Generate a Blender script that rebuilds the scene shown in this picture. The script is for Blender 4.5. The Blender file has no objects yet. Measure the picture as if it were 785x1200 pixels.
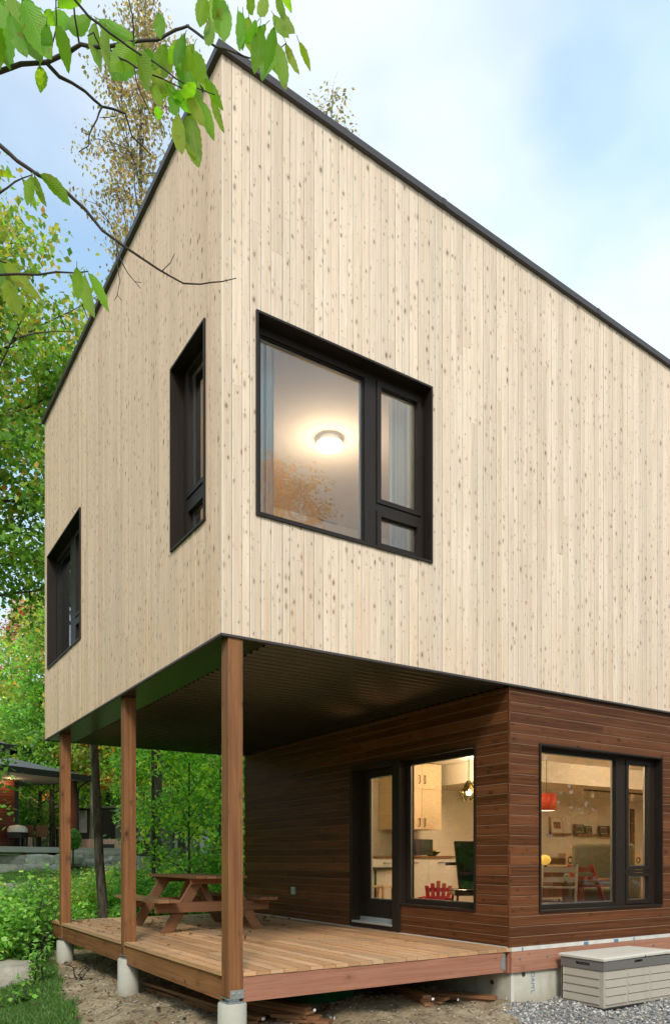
import bpy, math, random
import numpy as np
from mathutils import Vector, noise as mnoise
rad = math.radians
scene = bpy.context.scene
COL = scene.collection

# ------------------------------------------------------------------ camera (fitted to the house's own lines)
FPX, CX, HY = 881.7, 392.5, 1006.1
YAW = .9975
FW = Vector((math.cos(YAW), math.sin(YAW), 0)); RT = Vector((math.sin(YAW), -math.cos(YAW), 0))
CAM = Vector((-2.655, -5.886, .984))
def at(px, py, Z):                       # photo pixel + depth -> world point
    return CAM + Z*(FW + RT*((px-CX)/FPX) + Vector((0, 0, -(py-HY)/FPX)))
def on(px, py, ax, v):                   # photo pixel on the plane axis = v
    d = FW + RT*((px-CX)/FPX) + Vector((0, 0, -(py-HY)/FPX))
    return CAM + d*((v-CAM[ax])/d[ax])
cd = bpy.data.cameras.new('camera'); cam = bpy.data.objects.new('camera', cd); COL.objects.link(cam)
cam.location = CAM; cam.rotation_euler = (rad(90), 0, YAW-rad(90))
cd.sensor_width = 36; cd.lens = FPX/1200*36
cd.shift_y = (HY-600)/1200; cd.shift_x = 0
cd.clip_start = .05; cd.clip_end = 2000
scene.camera = cam

# ------------------------------------------------------------------ scene tree helpers
def tag(o, label=None, cat=None, group=None, kind=None):
    if label: o['label'] = label
    if cat: o['category'] = cat
    if group: o['group'] = group
    if kind: o['kind'] = kind
    return o
def thing(name, label, cat, loc=(0, 0, 0), rz=0, group=None):
    o = bpy.data.objects.new(name, None); COL.objects.link(o)
    o.location = loc; o.rotation_euler = (0, 0, rz); o.empty_display_size = .1
    return tag(o, label, cat, group)
def copy_tree(o, parent=None):
    c = o.copy(); COL.objects.link(c); c.parent = parent
    for ch in [k for k in COL.objects if k.parent == o]:
        copy_tree(ch, c)
    return c

class MB:
    """collects faces with uv (metres, grain along u), a second uv (0..1 across) and a random colour per piece"""
    def __init__(s): s.v = []; s.f = []; s.uv = []; s.uv2 = []; s.c = []; s.mi = []; s.m = 0
    def face(s, pts, uv=None, uv2=None, c=None):
        n = len(s.v); s.v += [tuple(p) for p in pts]; s.f.append(tuple(range(n, n+len(pts))))
        if uv is None:
            p0 = Vector(pts[0]); a = (Vector(pts[1])-p0); L = a.length or 1; a = a/L
            nn = a.cross(Vector(pts[-1])-p0); b = nn.cross(a); b = b.normalized() if b.length else b
            uv = [((Vector(p)-p0).dot(a), (Vector(p)-p0).dot(b)) for p in pts]
        s.uv += list(uv); s.uv2 += list(uv2) if uv2 else [(.5, .5)]*len(pts)
        c = c or (.5, .5, .5); s.c += [(c[0], c[1], c[2], 1)]*len(pts); s.mi.append(s.m)
    def box(s, o, a, b, c, rnd=None, ch=0):
        """corner o, edge vectors a (grain), b, c"""
        o, a, b, c = Vector(o), Vector(a), Vector(b), Vector(c)
        if a.cross(b).dot(c) < 0: o = o+b; b = -b
        rnd = rnd or (random.random(), random.random(), random.random())
        A, B, Cc = a.length, b.length, c.length
        def q(p, e1, e2, l1, l2, off):
            s.face([p, p+e1, p+e1+e2, p+e2], [(0, off), (l1, off), (l1, off+l2), (0, off+l2)],
                   [(0, 0), (1, 0), (1, 1), (0, 1)], rnd)
        def q2(p, e1, e2, l1, l2, off):
            s.face([p, p+e2, p+e2+e1, p+e1], [(0, off), (0, off+l2), (l1, off+l2), (l1, off)],
                   [(0, 0), (0, 1), (1, 1), (1, 0)], rnd)
        q2(o, a, b, A, B, 0); q(o+c, a, b, A, B, 1.3)
        q(o, a, c, A, Cc, 2.1); q2(o+b, a, c, A, Cc, 3.7)
        q(o+a, b, c, B, Cc, 5.); q2(o, b, c, B, Cc, 6.)
    def bx(s, x0, x1, y0, y1, z0, z1, g='x', rnd=None):
        v = {'x': Vector((x1-x0, 0, 0)), 'y': Vector((0, y1-y0, 0)), 'z': Vector((0, 0, z1-z0))}
        o = [k for k in 'xyz' if k != g]
        s.box((x0, y0, z0), v[g], v[o[0]], v[o[1]], rnd)
    def tube(s, pts, rs, n=8, cap=True, rnd=None):
        pts = [Vector(p) for p in pts]
        if not hasattr(rs, '__len__'): rs = [rs]*len(pts)
        rings = []; prev = None; L = 0; Ls = []
        for i, p in enumerate(pts):
            d = (pts[min(i+1, len(pts)-1)]-pts[max(i-1, 0)]).normalized()
            if prev is None:
                x = d.cross(Vector((0, 0, 1)));
                if x.length < .05: x = d.cross(Vector((1, 0, 0)))
            else: x = prev-d*prev.dot(d)
            x.normalize(); prev = x; y = d.cross(x)
            if i: L += (p-pts[i-1]).length
            Ls.append(L)
            rings.append([p+(x*math.cos(2*math.pi*k/n)+y*math.sin(2*math.pi*k/n))*rs[i] for k in range(n)])
        rnd = rnd or (random.random(), random.random(), random.random())
        base = len(s.v)
        for r in rings: s.v += [tuple(p) for p in r]
        for i in range(len(pts)-1):
            for k in range(n):
                k2 = (k+1) % n
                s.f.append((base+i*n+k, base+i*n+k2, base+(i+1)*n+k2, base+(i+1)*n+k))
                w = 2*math.pi*rs[i]/n
                s.uv += [(Ls[i], k*w), (Ls[i], (k+1)*w), (Ls[i+1], (k+1)*w), (Ls[i+1], k*w)]
                s.uv2 += [(.5, .5)]*4; s.c += [(*rnd, 1)]*4; s.mi.append(s.m)
        if cap:
            s.face(list(reversed(rings[0])), c=rnd); s.face(rings[-1], c=rnd)
    def lathe(s, prof, c=(0, 0, 0), n=24, sx=1, sy=1, rnd=None):
        """profile of (r, z) about a vertical axis"""
        base = len(s.v); c = Vector(c); rnd = rnd or (.5, .5, .5)
        for r, z in prof:
            for k in range(n):
                a = 2*math.pi*k/n; s.v.append((c.x+r*sx*math.cos(a), c.y+r*sy*math.sin(a), c.z+z))
        for i in range(len(prof)-1):
            for k in range(n):
                k2 = (k+1) % n
                s.f.append((base+i*n+k, base+i*n+k2, base+(i+1)*n+k2, base+(i+1)*n+k))
                u0, u1 = k/n, (k+1)/n; z0, z1 = prof[i][1], prof[i+1][1]
                s.uv += [(z0, u0), (z0, u1), (z1, u1), (z1, u0)]; s.uv2 += [(.5, .5)]*4
                s.c += [(*rnd, 1)]*4; s.mi.append(s.m)
    def build(s, name, mat, parent=None, smooth=False, bevel=0, weld=False):
        me = bpy.data.meshes.new(name); me.from_pydata(s.v, [], s.f)
        l1 = me.uv_layers.new(name='UVMap'); l1.data.foreach_set('uv', np.array(s.uv, 'f').ravel())
        l2 = me.uv_layers.new(name='across'); l2.data.foreach_set('uv', np.array(s.uv2, 'f').ravel())
        a = me.color_attributes.new('rnd', 'FLOAT_COLOR', 'CORNER'); a.data.foreach_set('color', np.array(s.c, 'f').ravel())
        mats = mat if isinstance(mat, (list, tuple)) else [mat]
        for m in mats: me.materials.append(m)
        if len(mats) > 1: me.polygons.foreach_set('material_index', s.mi)
        if smooth: me.polygons.foreach_set('use_smooth', [True]*len(s.f))
        me.update()
        o = bpy.data.objects.new(name, me); COL.objects.link(o); o.parent = parent
        if weld or bevel:
            w = o.modifiers.new('weld', 'WELD'); w.merge_threshold = .0004
        if bevel:
            b = o.modifiers.new('bevel', 'BEVEL'); b.width = bevel; b.segments = 2; b.limit_method = 'ANGLE'; b.angle_limit = rad(40)
            b.harden_normals = False
        return o

# ------------------------------------------------------------------ node helper
class NT:
    def __init__(s, name, world=False):
        if world: s.t = name.node_tree
        else:
            s.mat = bpy.data.materials.new(name); s.mat.use_nodes = True; s.t = s.mat.node_tree
        s.t.nodes.clear()
    def n(s, typ, props=None, **ins):
        nd = s.t.nodes.new(typ)
        for k, v in (props or {}).items(): setattr(nd, k, v)
        for k, v in ins.items():
            k = k.replace('_', ' ') if k not in nd.inputs else k
            s.put(nd.inputs[k], v)
        return nd
    def put(s, sock, v):
        if isinstance(v, bpy.types.NodeSocket): s.t.links.new(v, sock)
        elif isinstance(v, (tuple, list)) and sock.type == 'RGBA': sock.default_value = (*v[:3], 1)
        else: sock.default_value = v
    def m(s, op, a, b=None, c=None, clamp=False):
        nd = s.t.nodes.new('ShaderNodeMath'); nd.operation = op; nd.use_clamp = clamp
        for i, v in enumerate((a, b, c)):
            if v is not None: s.put(nd.inputs[i], v)
        return nd.outputs[0]
    def vm(s, op, a, b=None, out=0):
        nd = s.t.nodes.new('ShaderNodeVectorMath'); nd.operation = op
        s.put(nd.inputs[0], a)
        if b is not None: s.put(nd.inputs[1], b)
        return nd.outputs['Value' if out else 'Vector']
    def mix(s, f, a, b, mode='MIX'):
        nd = s.t.nodes.new('ShaderNodeMix'); nd.data_type = 'RGBA'; nd.blend_type = mode; nd.clamp_factor = True
        s.put(nd.inputs[0], f); s.put(nd.inputs[6], a); s.put(nd.inputs[7], b); return nd.outputs[2]
    def ss(s, v, lo, hi, a=0., b=1.):
        nd = s.t.nodes.new('ShaderNodeMapRange'); nd.interpolation_type = 'SMOOTHSTEP'
        for i, x in enumerate((v, lo, hi, a, b)): s.put(nd.inputs[i], x)
        return nd.outputs[0]
    def xyz(s, x, y, z=0.):
        nd = s.t.nodes.new('ShaderNodeCombineXYZ')
        for i, v in enumerate((x, y, z)): s.put(nd.inputs[i], v)
        return nd.outputs[0]
    def sep(s, v):
        nd = s.t.nodes.new('ShaderNodeSeparateXYZ'); s.put(nd.inputs[0], v); return nd.outputs
    def noise(s, vec, scale, detail=3., rough=.55, out=0):
        nd = s.t.nodes.new('ShaderNodeTexNoise'); s.put(nd.inputs['Vector'], vec)
        s.put(nd.inputs['Scale'], scale); s.put(nd.inputs['Detail'], detail); s.put(nd.inputs['Roughness'], rough); return nd.outputs[out]
    def attr(s, name):
        nd = s.t.nodes.new('ShaderNodeAttribute'); nd.attribute_name = name; return nd.outputs
    def uv(s, name='UVMap'):
        nd = s.t.nodes.new('ShaderNodeUVMap'); nd.uv_map = name; return nd.outputs[0]
    def obj(s): return s.t.nodes.new('ShaderNodeTexCoord').outputs['Object']
    def geo(s): return s.t.nodes.new('ShaderNodeNewGeometry').outputs
    def bump(s, h, dist=.01, strength=1.):
        nd = s.t.nodes.new('ShaderNodeBump'); s.put(nd.inputs['Height'], h); nd.inputs['Distance'].default_value = dist
        nd.inputs['Strength'].default_value = strength; return nd.outputs[0]
    def pbr(s, col, rough=.6, metal=0., normal=None, spec=.5, **kw):
        nd = s.t.nodes.new('ShaderNodeBsdfPrincipled')
        s.put(nd.inputs['Base Color'], col); s.put(nd.inputs['Roughness'], rough); s.put(nd.inputs['Metallic'], metal)
        s.put(nd.inputs['Specular IOR Level'], spec)
        for k, v in kw.items(): s.put(nd.inputs[k.replace('_', ' ')], v)
        if normal is not None: s.put(nd.inputs['Normal'], normal)
        return nd.outputs[0]
    def out(s, surf, vol=None):
        o = s.t.nodes.new('ShaderNodeOutputMaterial'); s.put(o.inputs['Surface'], surf); return s.mat

def wood(name, c1, c2, c3, knot=(.12, .06, .03), cu=.3, cv=.12, kr=.012, kmin=.35, rough=.65, edge=None, edge_w=.03,
         edge_f=.6, board_var=.35, grain=.6, saw=0., bump=.3, stain=None, spec=.3, kstr=1., kel=1.5, hal=3.2, edge_highlight=None, gate=True, warm=None):
    t = NT(name)
    u, v, _ = t.sep(t.uv())
    r, g, b = (t.n('ShaderNodeSeparateColor', Color=t.attr('rnd')[0])).outputs[:3]
    u = t.m('MULTIPLY_ADD', r, 37., u); v = t.m('MULTIPLY_ADD', g, 11., v)
    zz = t.m('MULTIPLY', b, 9.)
    warp = t.noise(t.xyz(t.m('MULTIPLY', u, 3.), t.m('MULTIPLY', v, 9.), zz), 1., 2.)
    # knots
    uw = t.m('MULTIPLY_ADD', warp, .05, u)
    vo = t.n('ShaderNodeTexVoronoi', {'feature': 'F1'}, Vector=t.xyz(t.m('DIVIDE', uw, cu), t.m('DIVIDE', v, cv), zz), Scale=1., Randomness=1.)
    dv = t.vm('SUBTRACT', t.xyz(t.m('DIVIDE', uw, cu), t.m('DIVIDE', v, cv), zz), vo.outputs['Position'])
    dv = t.vm('MULTIPLY', dv, (cu/kel, cv, 0.))
    kd = t.vm('LENGTH', dv, out=1)
    cr, cg, cb = t.n('ShaderNodeSeparateColor', Color=vo.outputs['Color']).outputs[:3]
    kk = t.m('MULTIPLY', t.m('MULTIPLY_ADD', t.m('POWER', cr, 2.), 1.25, .32), kr)
    kk = t.m('MULTIPLY', kk, t.m('GREATER_THAN', t.m('MULTIPLY_ADD', t.m('SUBTRACT', warp, .5), 1.1, cg), kmin))
    kn = t.ss(kd, t.m('MULTIPLY', kk, .55), t.m('MULTIPLY_ADD', kk, 1.1, .0004), 1., 0.)
    halo = t.ss(kd, t.m('MULTIPLY', kk, .8), t.m('MULTIPLY_ADD', kk, hal, .001), 1., 0.)
    # grain bends round the knots
    vg = t.m('MULTIPLY_ADD', halo, .012, v)
    gr = t.noise(t.xyz(t.m('MULTIPLY', u, 1.1), t.m('MULTIPLY', vg, 34.), zz), 1., 4., .6)
    fine = t.noise(t.xyz(t.m('MULTIPLY', u, 5.), t.m('MULTIPLY', vg, 210.), zz), 1., 2., .6)
    cloud = t.noise(t.xyz(t.m('MULTIPLY', u, 1.6), t.m('MULTIPLY', v, 5.), zz), 1., 3., .5)
    c = t.mix(t.ss(gr, .5-.25, .5+.25, 0., grain), c1, c2)
    c = t.mix(t.m('MULTIPLY', t.ss(b, .3, 1.), board_var), c, c3)
    c = t.mix(t.ss(cloud, .35, .8, 0., .35), c, c2)
    br = t.m('MULTIPLY_ADD', t.m('SUBTRACT', r, .5), board_var*.8, 1.)
    br = t.m('MULTIPLY', br, t.m('MULTIPLY_ADD', fine, .5, .75))
    if saw:
        wv = t.n('ShaderNodeTexWave', {'wave_type': 'BANDS', 'bands_direction': 'X'},
                 Vector=t.xyz(t.m('MULTIPLY_ADD', v, .22, u), v, 0.), Scale=28., Distortion=2.5, Detail=2.)
        sw = t.m('MULTIPLY_ADD', wv.outputs['Fac'], saw, 1.-saw*.5); br = t.m('MULTIPLY', br, sw)
    c = t.mix(1., c, t.xyz(br, br, br), 'MULTIPLY')
    kv = t.m('MULTIPLY_ADD', cb, .75, .25)
    c = t.mix(t.m('MULTIPLY', t.m('MULTIPLY', halo, .45*kstr), kv), c, t.mix(.5, c2, knot))
    c = t.mix(t.m('MULTIPLY', t.m('MULTIPLY', kn, .9*kstr), kv), c, knot)
    ck = t.noise(t.xyz(t.m('MULTIPLY', u, 9.), t.m('MULTIPLY_ADD', v, 45., t.m('MULTIPLY', u, 10.)), zz), 1., 2., .5)
    c = t.mix(t.ss(ck, .70, .76, 0., .5*kstr), c, knot)
    stv = t.noise(t.xyz(t.m('MULTIPLY', u, .35), t.m('MULTIPLY', vg, 60.), zz), 1., 2., .5)
    c = t.mix(t.ss(stv, .52, .68, 0., .28), c, c2); c = t.mix(t.ss(stv, .46, .34, 0., .28), c, c3)
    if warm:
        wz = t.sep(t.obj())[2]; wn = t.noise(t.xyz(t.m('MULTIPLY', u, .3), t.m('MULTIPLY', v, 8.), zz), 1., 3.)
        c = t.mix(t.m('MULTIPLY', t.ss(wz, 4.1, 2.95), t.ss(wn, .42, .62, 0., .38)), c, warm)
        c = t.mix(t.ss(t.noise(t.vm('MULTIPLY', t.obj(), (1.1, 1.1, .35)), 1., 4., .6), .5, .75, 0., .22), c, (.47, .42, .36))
    if stain:
        big = t.noise(t.obj(), .9, 4., .6)
        c = t.mix(t.ss(big, .45, .75, 0., .5), c, stain)
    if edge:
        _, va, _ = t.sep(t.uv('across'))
        if edge_highlight: c = t.mix(t.m('MULTIPLY', t.ss(va, edge_w*3.2, edge_w*1.2), .55), c, edge_highlight)  # painted highlight strip along one edge of each board
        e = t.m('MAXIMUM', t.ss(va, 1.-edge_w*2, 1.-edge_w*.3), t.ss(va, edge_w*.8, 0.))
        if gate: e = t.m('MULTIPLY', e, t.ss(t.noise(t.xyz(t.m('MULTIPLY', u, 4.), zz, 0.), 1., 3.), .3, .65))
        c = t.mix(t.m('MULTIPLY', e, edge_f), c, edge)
    h = t.m('ADD', t.m('MULTIPLY', gr, .6), t.m('MULTIPLY', fine, .4)); h = t.m('MULTIPLY_ADD', kn, -.5, h)
    return t.out(t.pbr(c, t.m('MULTIPLY_ADD', gr, .2, rough-.1), 0., t.bump(h, .003, bump), spec))

def plain(name, col, rough=.5, metal=0., var=.12, scale=6., bump=.0, spec=.5, bdist=.01, dirt=None, **kw):
    t = NT(name); p = t.obj(); n = t.noise(p, scale, 4., .6); f = t.m('MULTIPLY_ADD', n, var*2, 1.-var)
    c = t.mix(1., col, t.xyz(f, f, f), 'MULTIPLY')
    nr = t.bump(t.noise(p, scale*8, 4., .6), bdist, bump) if bump else None
    if dirt:
        dz = t.m('MULTIPLY_ADD', t.noise(p, 14., 4., .65), .16, t.sep(p)[2]); c = t.mix(t.ss(dz, dirt[1], dirt[0], 0., .75), c, (.20, .15, .09))
        c = t.mix(t.ss(t.noise(t.vm('MULTIPLY', p, (9., 9., 2.)), 1., 4., .6), .55, .72, 0., .3), c, (.30, .25, .18))
    return t.out(t.pbr(c, t.m('MULTIPLY_ADD', n, .15, rough-.07), metal, nr, spec, **kw))
def emit(name, col, strength):
    t = NT(name); return t.out(t.n('ShaderNodeEmission', Color=col, Strength=strength).outputs[0])

M = {}
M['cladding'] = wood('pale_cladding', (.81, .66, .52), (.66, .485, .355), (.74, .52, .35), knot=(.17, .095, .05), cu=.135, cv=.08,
                     kr=.0095, kmin=.25, kel=2.1, hal=2.4, rough=.75, board_var=.26, grain=.85, saw=.12, warm=(.66, .42, .23), bump=.25, edge=(.33, .24, .16), edge_w=.06, edge_f=.6, spec=.25, edge_highlight=(.86, .78, .66))
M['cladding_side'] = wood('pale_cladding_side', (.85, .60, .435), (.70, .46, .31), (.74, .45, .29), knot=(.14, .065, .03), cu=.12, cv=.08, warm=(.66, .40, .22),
                     kr=.0095, kmin=.2, kel=2.2, hal=2.2, rough=.75, board_var=.24, grain=.75, saw=.2, bump=.3, edge=(.36, .25, .15), edge_w=.05, edge_f=.45, spec=.25, edge_highlight=(.80, .66, .48))
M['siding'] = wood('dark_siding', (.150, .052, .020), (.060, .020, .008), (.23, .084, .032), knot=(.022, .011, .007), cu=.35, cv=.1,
                   kr=.012, kmin=.3, rough=.45, edge=(.40, .24, .15), edge_w=.06, edge_f=.8, gate=False, board_var=.5, grain=.95, bump=.5, spec=.16)  # pale edge colour paints the light caught on the board bevels
M['post'] = wood('post_wood', (.31, .135, .048), (.16, .058, .022), (.40, .17, .075), knot=(.05, .02, .01), cu=.5, cv=.14, kr=.028, kmin=.3,
                 rough=.6, board_var=.25, grain=.95, bump=.4)
M['deck'] = wood('deck_wood', (.57, .31, .15), (.37, .19, .085), (.64, .40, .23), knot=(.16, .08, .04), cu=.5, cv=.14, kr=.013, kmin=.4,
                 rough=.62, board_var=.6, grain=.7, bump=.35, edge=(.06, .03, .018), edge_w=.05, edge_f=.7, stain=(.36, .27, .19))
M['beam'] = wood('beam_wood', (.42, .19, .12), (.30, .115, .07), (.48, .27, .17), knot=(.13, .05, .03), cu=.7, cv=.2, kr=.022, kmin=.3,
                 rough=.65, board_var=.2, grain=.8, bump=.35)
M['table'] = wood('table_wood', (.29, .135, .062), (.17, .07, .032), (.36, .19, .10), knot=(.07, .03, .02), cu=.5, cv=.14, kr=.014,
                  rough=.5, board_var=.5, grain=.9, bump=.35, edge=(.05, .02, .012), edge_w=.04, edge_f=.6)
M['light_wood'] = wood('birch_wood', (.70, .55, .37), (.62, .46, .29), (.74, .60, .42), knot=(.3, .18, .09), kr=.006, cu=.8, rough=.4, grain=.5, bump=.1)
M['neighbour_slat'] = wood('neighbour_slat', (.18, .05, .025), (.11, .03, .015), (.22, .07, .03), rough=.5, grain=.6, edge=(.02, .01, .006), edge_w=.14, edge_f=.95)
M['frame'] = plain('dark_frame_metal', (.021, .0135, .009), .5, 0., .08, 3., spec=.28)
M['trim'] = plain('roof_trim_metal', (.050, .041, .038), .5, 0., .06, 3.)
M['backing'] = plain('backing_membrane', (.05, .035, .025), .9)
M['inner_wall'] = plain('painted_inner_wall', (.80, .76, .67), .8, var=.03)
M['inner_ceiling'] = plain('painted_ceiling', (.82, .79, .74), .8, var=.03)
M['floor_wood'] = wood('floor_wood', (.40, .24, .12), (.3, .17, .08), (.45, .28, .15), rough=.4)
M['white'] = plain('white_paint', (.75, .74, .70), .5, var=.04)
M['alu'] = plain('aluminium', (.55, .56, .57), .35, .6, .08)
M['steel'] = plain('galvanised_steel', (.55, .57, .58), .4, .85, .2, 20.)
M['black'] = plain('black_plastic', (.015, .015, .016), .4)
M['membrane'] = plain('white_membrane', (.62, .58, .52), .7, var=.3)
M['blue_tape'] = plain('blue_tape', (.10, .22, .34), .5)
def glass_mat():
    t = NT('window_glass')
    fr = t.n('ShaderNodeFresnel', IOR=1.5).outputs[0]
    fac = t.m('MULTIPLY_ADD', fr, 1.3, .045, clamp=True)
    wob = t.bump(t.noise(t.obj(), .8, 1.), .02, .03)
    g = t.n('ShaderNodeBsdfGlossy', Color=(.95, .98, 1.), Roughness=.003); t.put(g.inputs['Normal'], wob)
    tr = t.n('ShaderNodeBsdfTransparent', Color=(.90, .93, .92))
    mx = t.n('ShaderNodeMixShader'); t.put(mx.inputs[0], fac); t.put(mx.inputs[1], tr.outputs[0]); t.put(mx.inputs[2], g.outputs[0])
    return t.out(mx.outputs[0])
M['glass'] = glass_mat()
def soffit_mat():
    t = NT('soffit_metal'); n = t.noise(t.obj(), 2., 3.)
    c = t.mix(n, (.040, .048, .026), (.055, .062, .034))  # green tint in the colour stands in for reflected lawn and trees
    return t.out(t.pbr(c, .25, .45, None, .8))
M['soffit'] = soffit_mat()
# ================================================================== HOUSE
random.seed(5)
LX, LY = 14., 6.83                 # upper volume
PX = 3.44                          # porch depth
Z0, ZF, ZC = 2.9, .10, 2.64        # soffit, inner floor, inner ceiling
def RZ(x, y): return 7.88-.068*x+.0264*y
house = thing('house', 'modern two storey house, pale timber box over a dark brown ground floor', 'house', (0, 0, 0))

def split_cells(s0, s1, r0, r1, holes):
    ss = sorted({s0, s1, *[h[0] for h in holes], *[h[1] for h in holes]}); rr = sorted({r0, r1, *[h[2] for h in holes], *[h[3] for h in holes]})
    for a, b in zip(ss, ss[1:]):
        for c, d in zip(rr, rr[1:]):
            ms, mr = (a+b)/2, (c+d)/2
            if not any(h[0] < ms < h[1] and h[2] < mr < h[3] for h in holes): yield a, b, c, d
def holed_slab(mb, O, S, U, N, s0, s1, r0, r1, holes, d0, d1, rnd=None, topf=None):
    """slab in the S/U plane between offsets d0 (front) and d1 along N, with rectangular holes and their reveals"""
    P = lambda s, r, d: O+S*s+U*((topf(s) if (topf and r >= r1-1e-6) else r))+N*d
    rnd = rnd or (random.random(),)*3
    for a, b, c, d in split_cells(s0, s1, r0, r1, holes):
        for dd in (d0, d1): mb.face([P(a, c, dd), P(b, c, dd), P(b, d, dd), P(a, d, dd)], c=rnd)
    for (a, b, c, d) in list(holes)+[(s0, s1, r0, r1)]:
        for (p, q) in (((a, c), (b, c)), ((b, c), (b, d)), ((b, d), (a, d)), ((a, d), (a, c))):
            mb.face([P(*p, d0), P(*q, d0), P(*q, d1), P(*p, d1)], c=rnd)
def clad(mb, O, S, R, N, s0, s1, r0, rmaxf, bw, holes, thick=.018, gap=.004, wvar=.12, joints=.35, chamfer=0., jit=.003):
    """boards running along R, laid side by side along S, standing out along N; boards are cut round the holes"""
    s = s0
    while s < s1-.01:
        w = bw*(1+random.uniform(-wvar, wvar)); e = min(s+w, s1)
        if s1-e < .03: e = s1
        t = thick+random.uniform(0, jit); tilt = random.uniform(-.001, .001)
        cuts = [s]+sorted({x for h in holes for x in h[:2] if s+.004 < x < e-.004})+[e]
        rtop = max(rmaxf(s), rmaxf(e))
        js = []; rr = r0+random.uniform(.5, 4.)
        while rr < rtop:
            if random.random() < joints: js.append(rr)
            rr += random.uniform(1.2, 4.)
        cols = [(random.random(), random.random(), random.random()) for _ in range(len(js)+1)]
        for a, b in zip(cuts, cuts[1:]):
            ms = (a+b)/2
            ivs = [(r0, None)]
            for h in sorted([h for h in holes if h[0] < ms < h[1]], key=lambda h: h[2]):
                last = ivs.pop(); ivs += [(last[0], h[2]), (h[3], None)]
            for lo, hi in ivs:
                bounds = [lo]+[j for j in js if j > lo+.1 and j < (hi if hi is not None else rtop)-.15]+[hi]
                for i in range(len(bounds)-1):
                    l = bounds[i]+(.0015 if i else 0); h2 = bounds[i+1]
                    ga = gap/2 if a == s else 0; gb = gap/2 if b == e else 0
                    A, B = a+ga, b-gb
                    ha = rmaxf(A) if h2 is None else h2; hb = rmaxf(B) if h2 is None else h2
                    mid = (l+(ha+hb)/2)/2; ci = sum(1 for j in js if j < mid)
                    c = cols[ci]; n0, n1 = t+tilt, t-tilt
                    P = lambda q, r, d: O+S*q+R*r+N*d
                    fa, fb = (A-s)/(e-s), (B-s)/(e-s)
                    pts = [P(A, l, n0), P(B, l, n1), P(B, hb, n1), P(A, ha, n0)]
                    mb.face(pts, [(l, A), (l, B), (hb, B), (ha, A)], [(0, fa), (0, fb), (1, fb), (1, fa)], c)
                    mb.face([P(A, l, 0), P(A, l, n0), P(A, ha, n0), P(A, ha, 0)], [(l, A), (l, A+t), (ha, A+t), (ha, A)], [(0, 0)]*4, c)
                    mb.face([P(B, l, n1), P(B, l, 0), P(B, hb, 0), P(B, hb, n1)], [(l, B), (l, B+t), (hb, B+t), (hb, B)], [(0, 1)]*4, c)
                    mb.face([P(A, l, 0), P(B, l, 0), P(B, l, n1), P(A, l, n0)], None, None, c)
                    mb.face([P(A, ha, 0), P(B, hb, 0), P(B, hb, n1), P(A, ha, n0)], None, None, c)
        s = e
V = Vector; X, Y, Z = V((1, 0, 0)), V((0, 1, 0)), V((0, 0, 1)); O0 = V((0, 0, 0))
W_MAIN = (.328, 2.305, 3.983, 5.758); W_A = (.331, 1.162, 3.983, 5.758); W_B = (4.59, 6.58, 3.983, 5.758)
W_R = (3.917, 6.2035, .3785, 2.2845); W_P = (.555, 2.02, .3785, 2.2845); W_D = (2.02, 3.11, .03, 2.2845)
TH = .30
# --- upper walls. cladding faces stand 2 cm off the plane x = 0 / y = 0 (backing 2 cm behind it)
BK = .02
m = MB(); clad(m, O0+Y*BK, X, Z, -Y, .0, LX, Z0, lambda s: RZ(s, 0)-.07, .09, [W_MAIN], thick=BK, jit=.004, wvar=.28)
tag(m.build('upper_wall', M['cladding'], house), 'pale vertical board wall with the corner window')
m = MB(); clad(m, O0+X*BK, Y, Z, -X, .0, LY, Z0, lambda s: RZ(0, s)-.07, .09, [W_A, W_B], thick=BK, jit=.004, wvar=.28)
tag(m.build('upper_wall', M['cladding_side'], house), 'warmer vertical board wall with two windows')
m = MB(); clad(m, O0+Y*(LY-BK), X, Z, Y, .0, LX, Z0, lambda s: RZ(s, LY)-.07, .24, [], thick=BK)
clad(m, O0+X*(LX-BK), Y, Z, X, 0, LY, Z0, lambda s: RZ(LX, s)-.07, .24, [], thick=BK)
m.build('upper_wall', M['cladding_side'], house)
m = MB()
holed_slab(m, O0, X, Z, Y, BK+.001, LX-BK-.001, Z0, 6.9, [W_MAIN], BK+.001, TH-.02, topf=lambda s: RZ(s, 0)-.09)
holed_slab(m, O0, Y, Z, X, TH-.018, LY-BK-.002, Z0+.001, 6.9, [W_A, W_B], BK+.001, TH-.02, topf=lambda s: RZ(0, s)-.09)
holed_slab(m, O0, X, Z, Y, TH, LX-BK-.001, Z0, 6.9, [], LY-.2, LY-BK-.001, topf=lambda s: RZ(s, LY)-.09)
holed_slab(m, O0, Y, Z, X, TH, LY-.21, Z0, 6.9, [], LX-.2, LX-BK-.003, topf=lambda s: RZ(LX, s)-.09)
m.build('wall_core', M['backing'], house)
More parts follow.
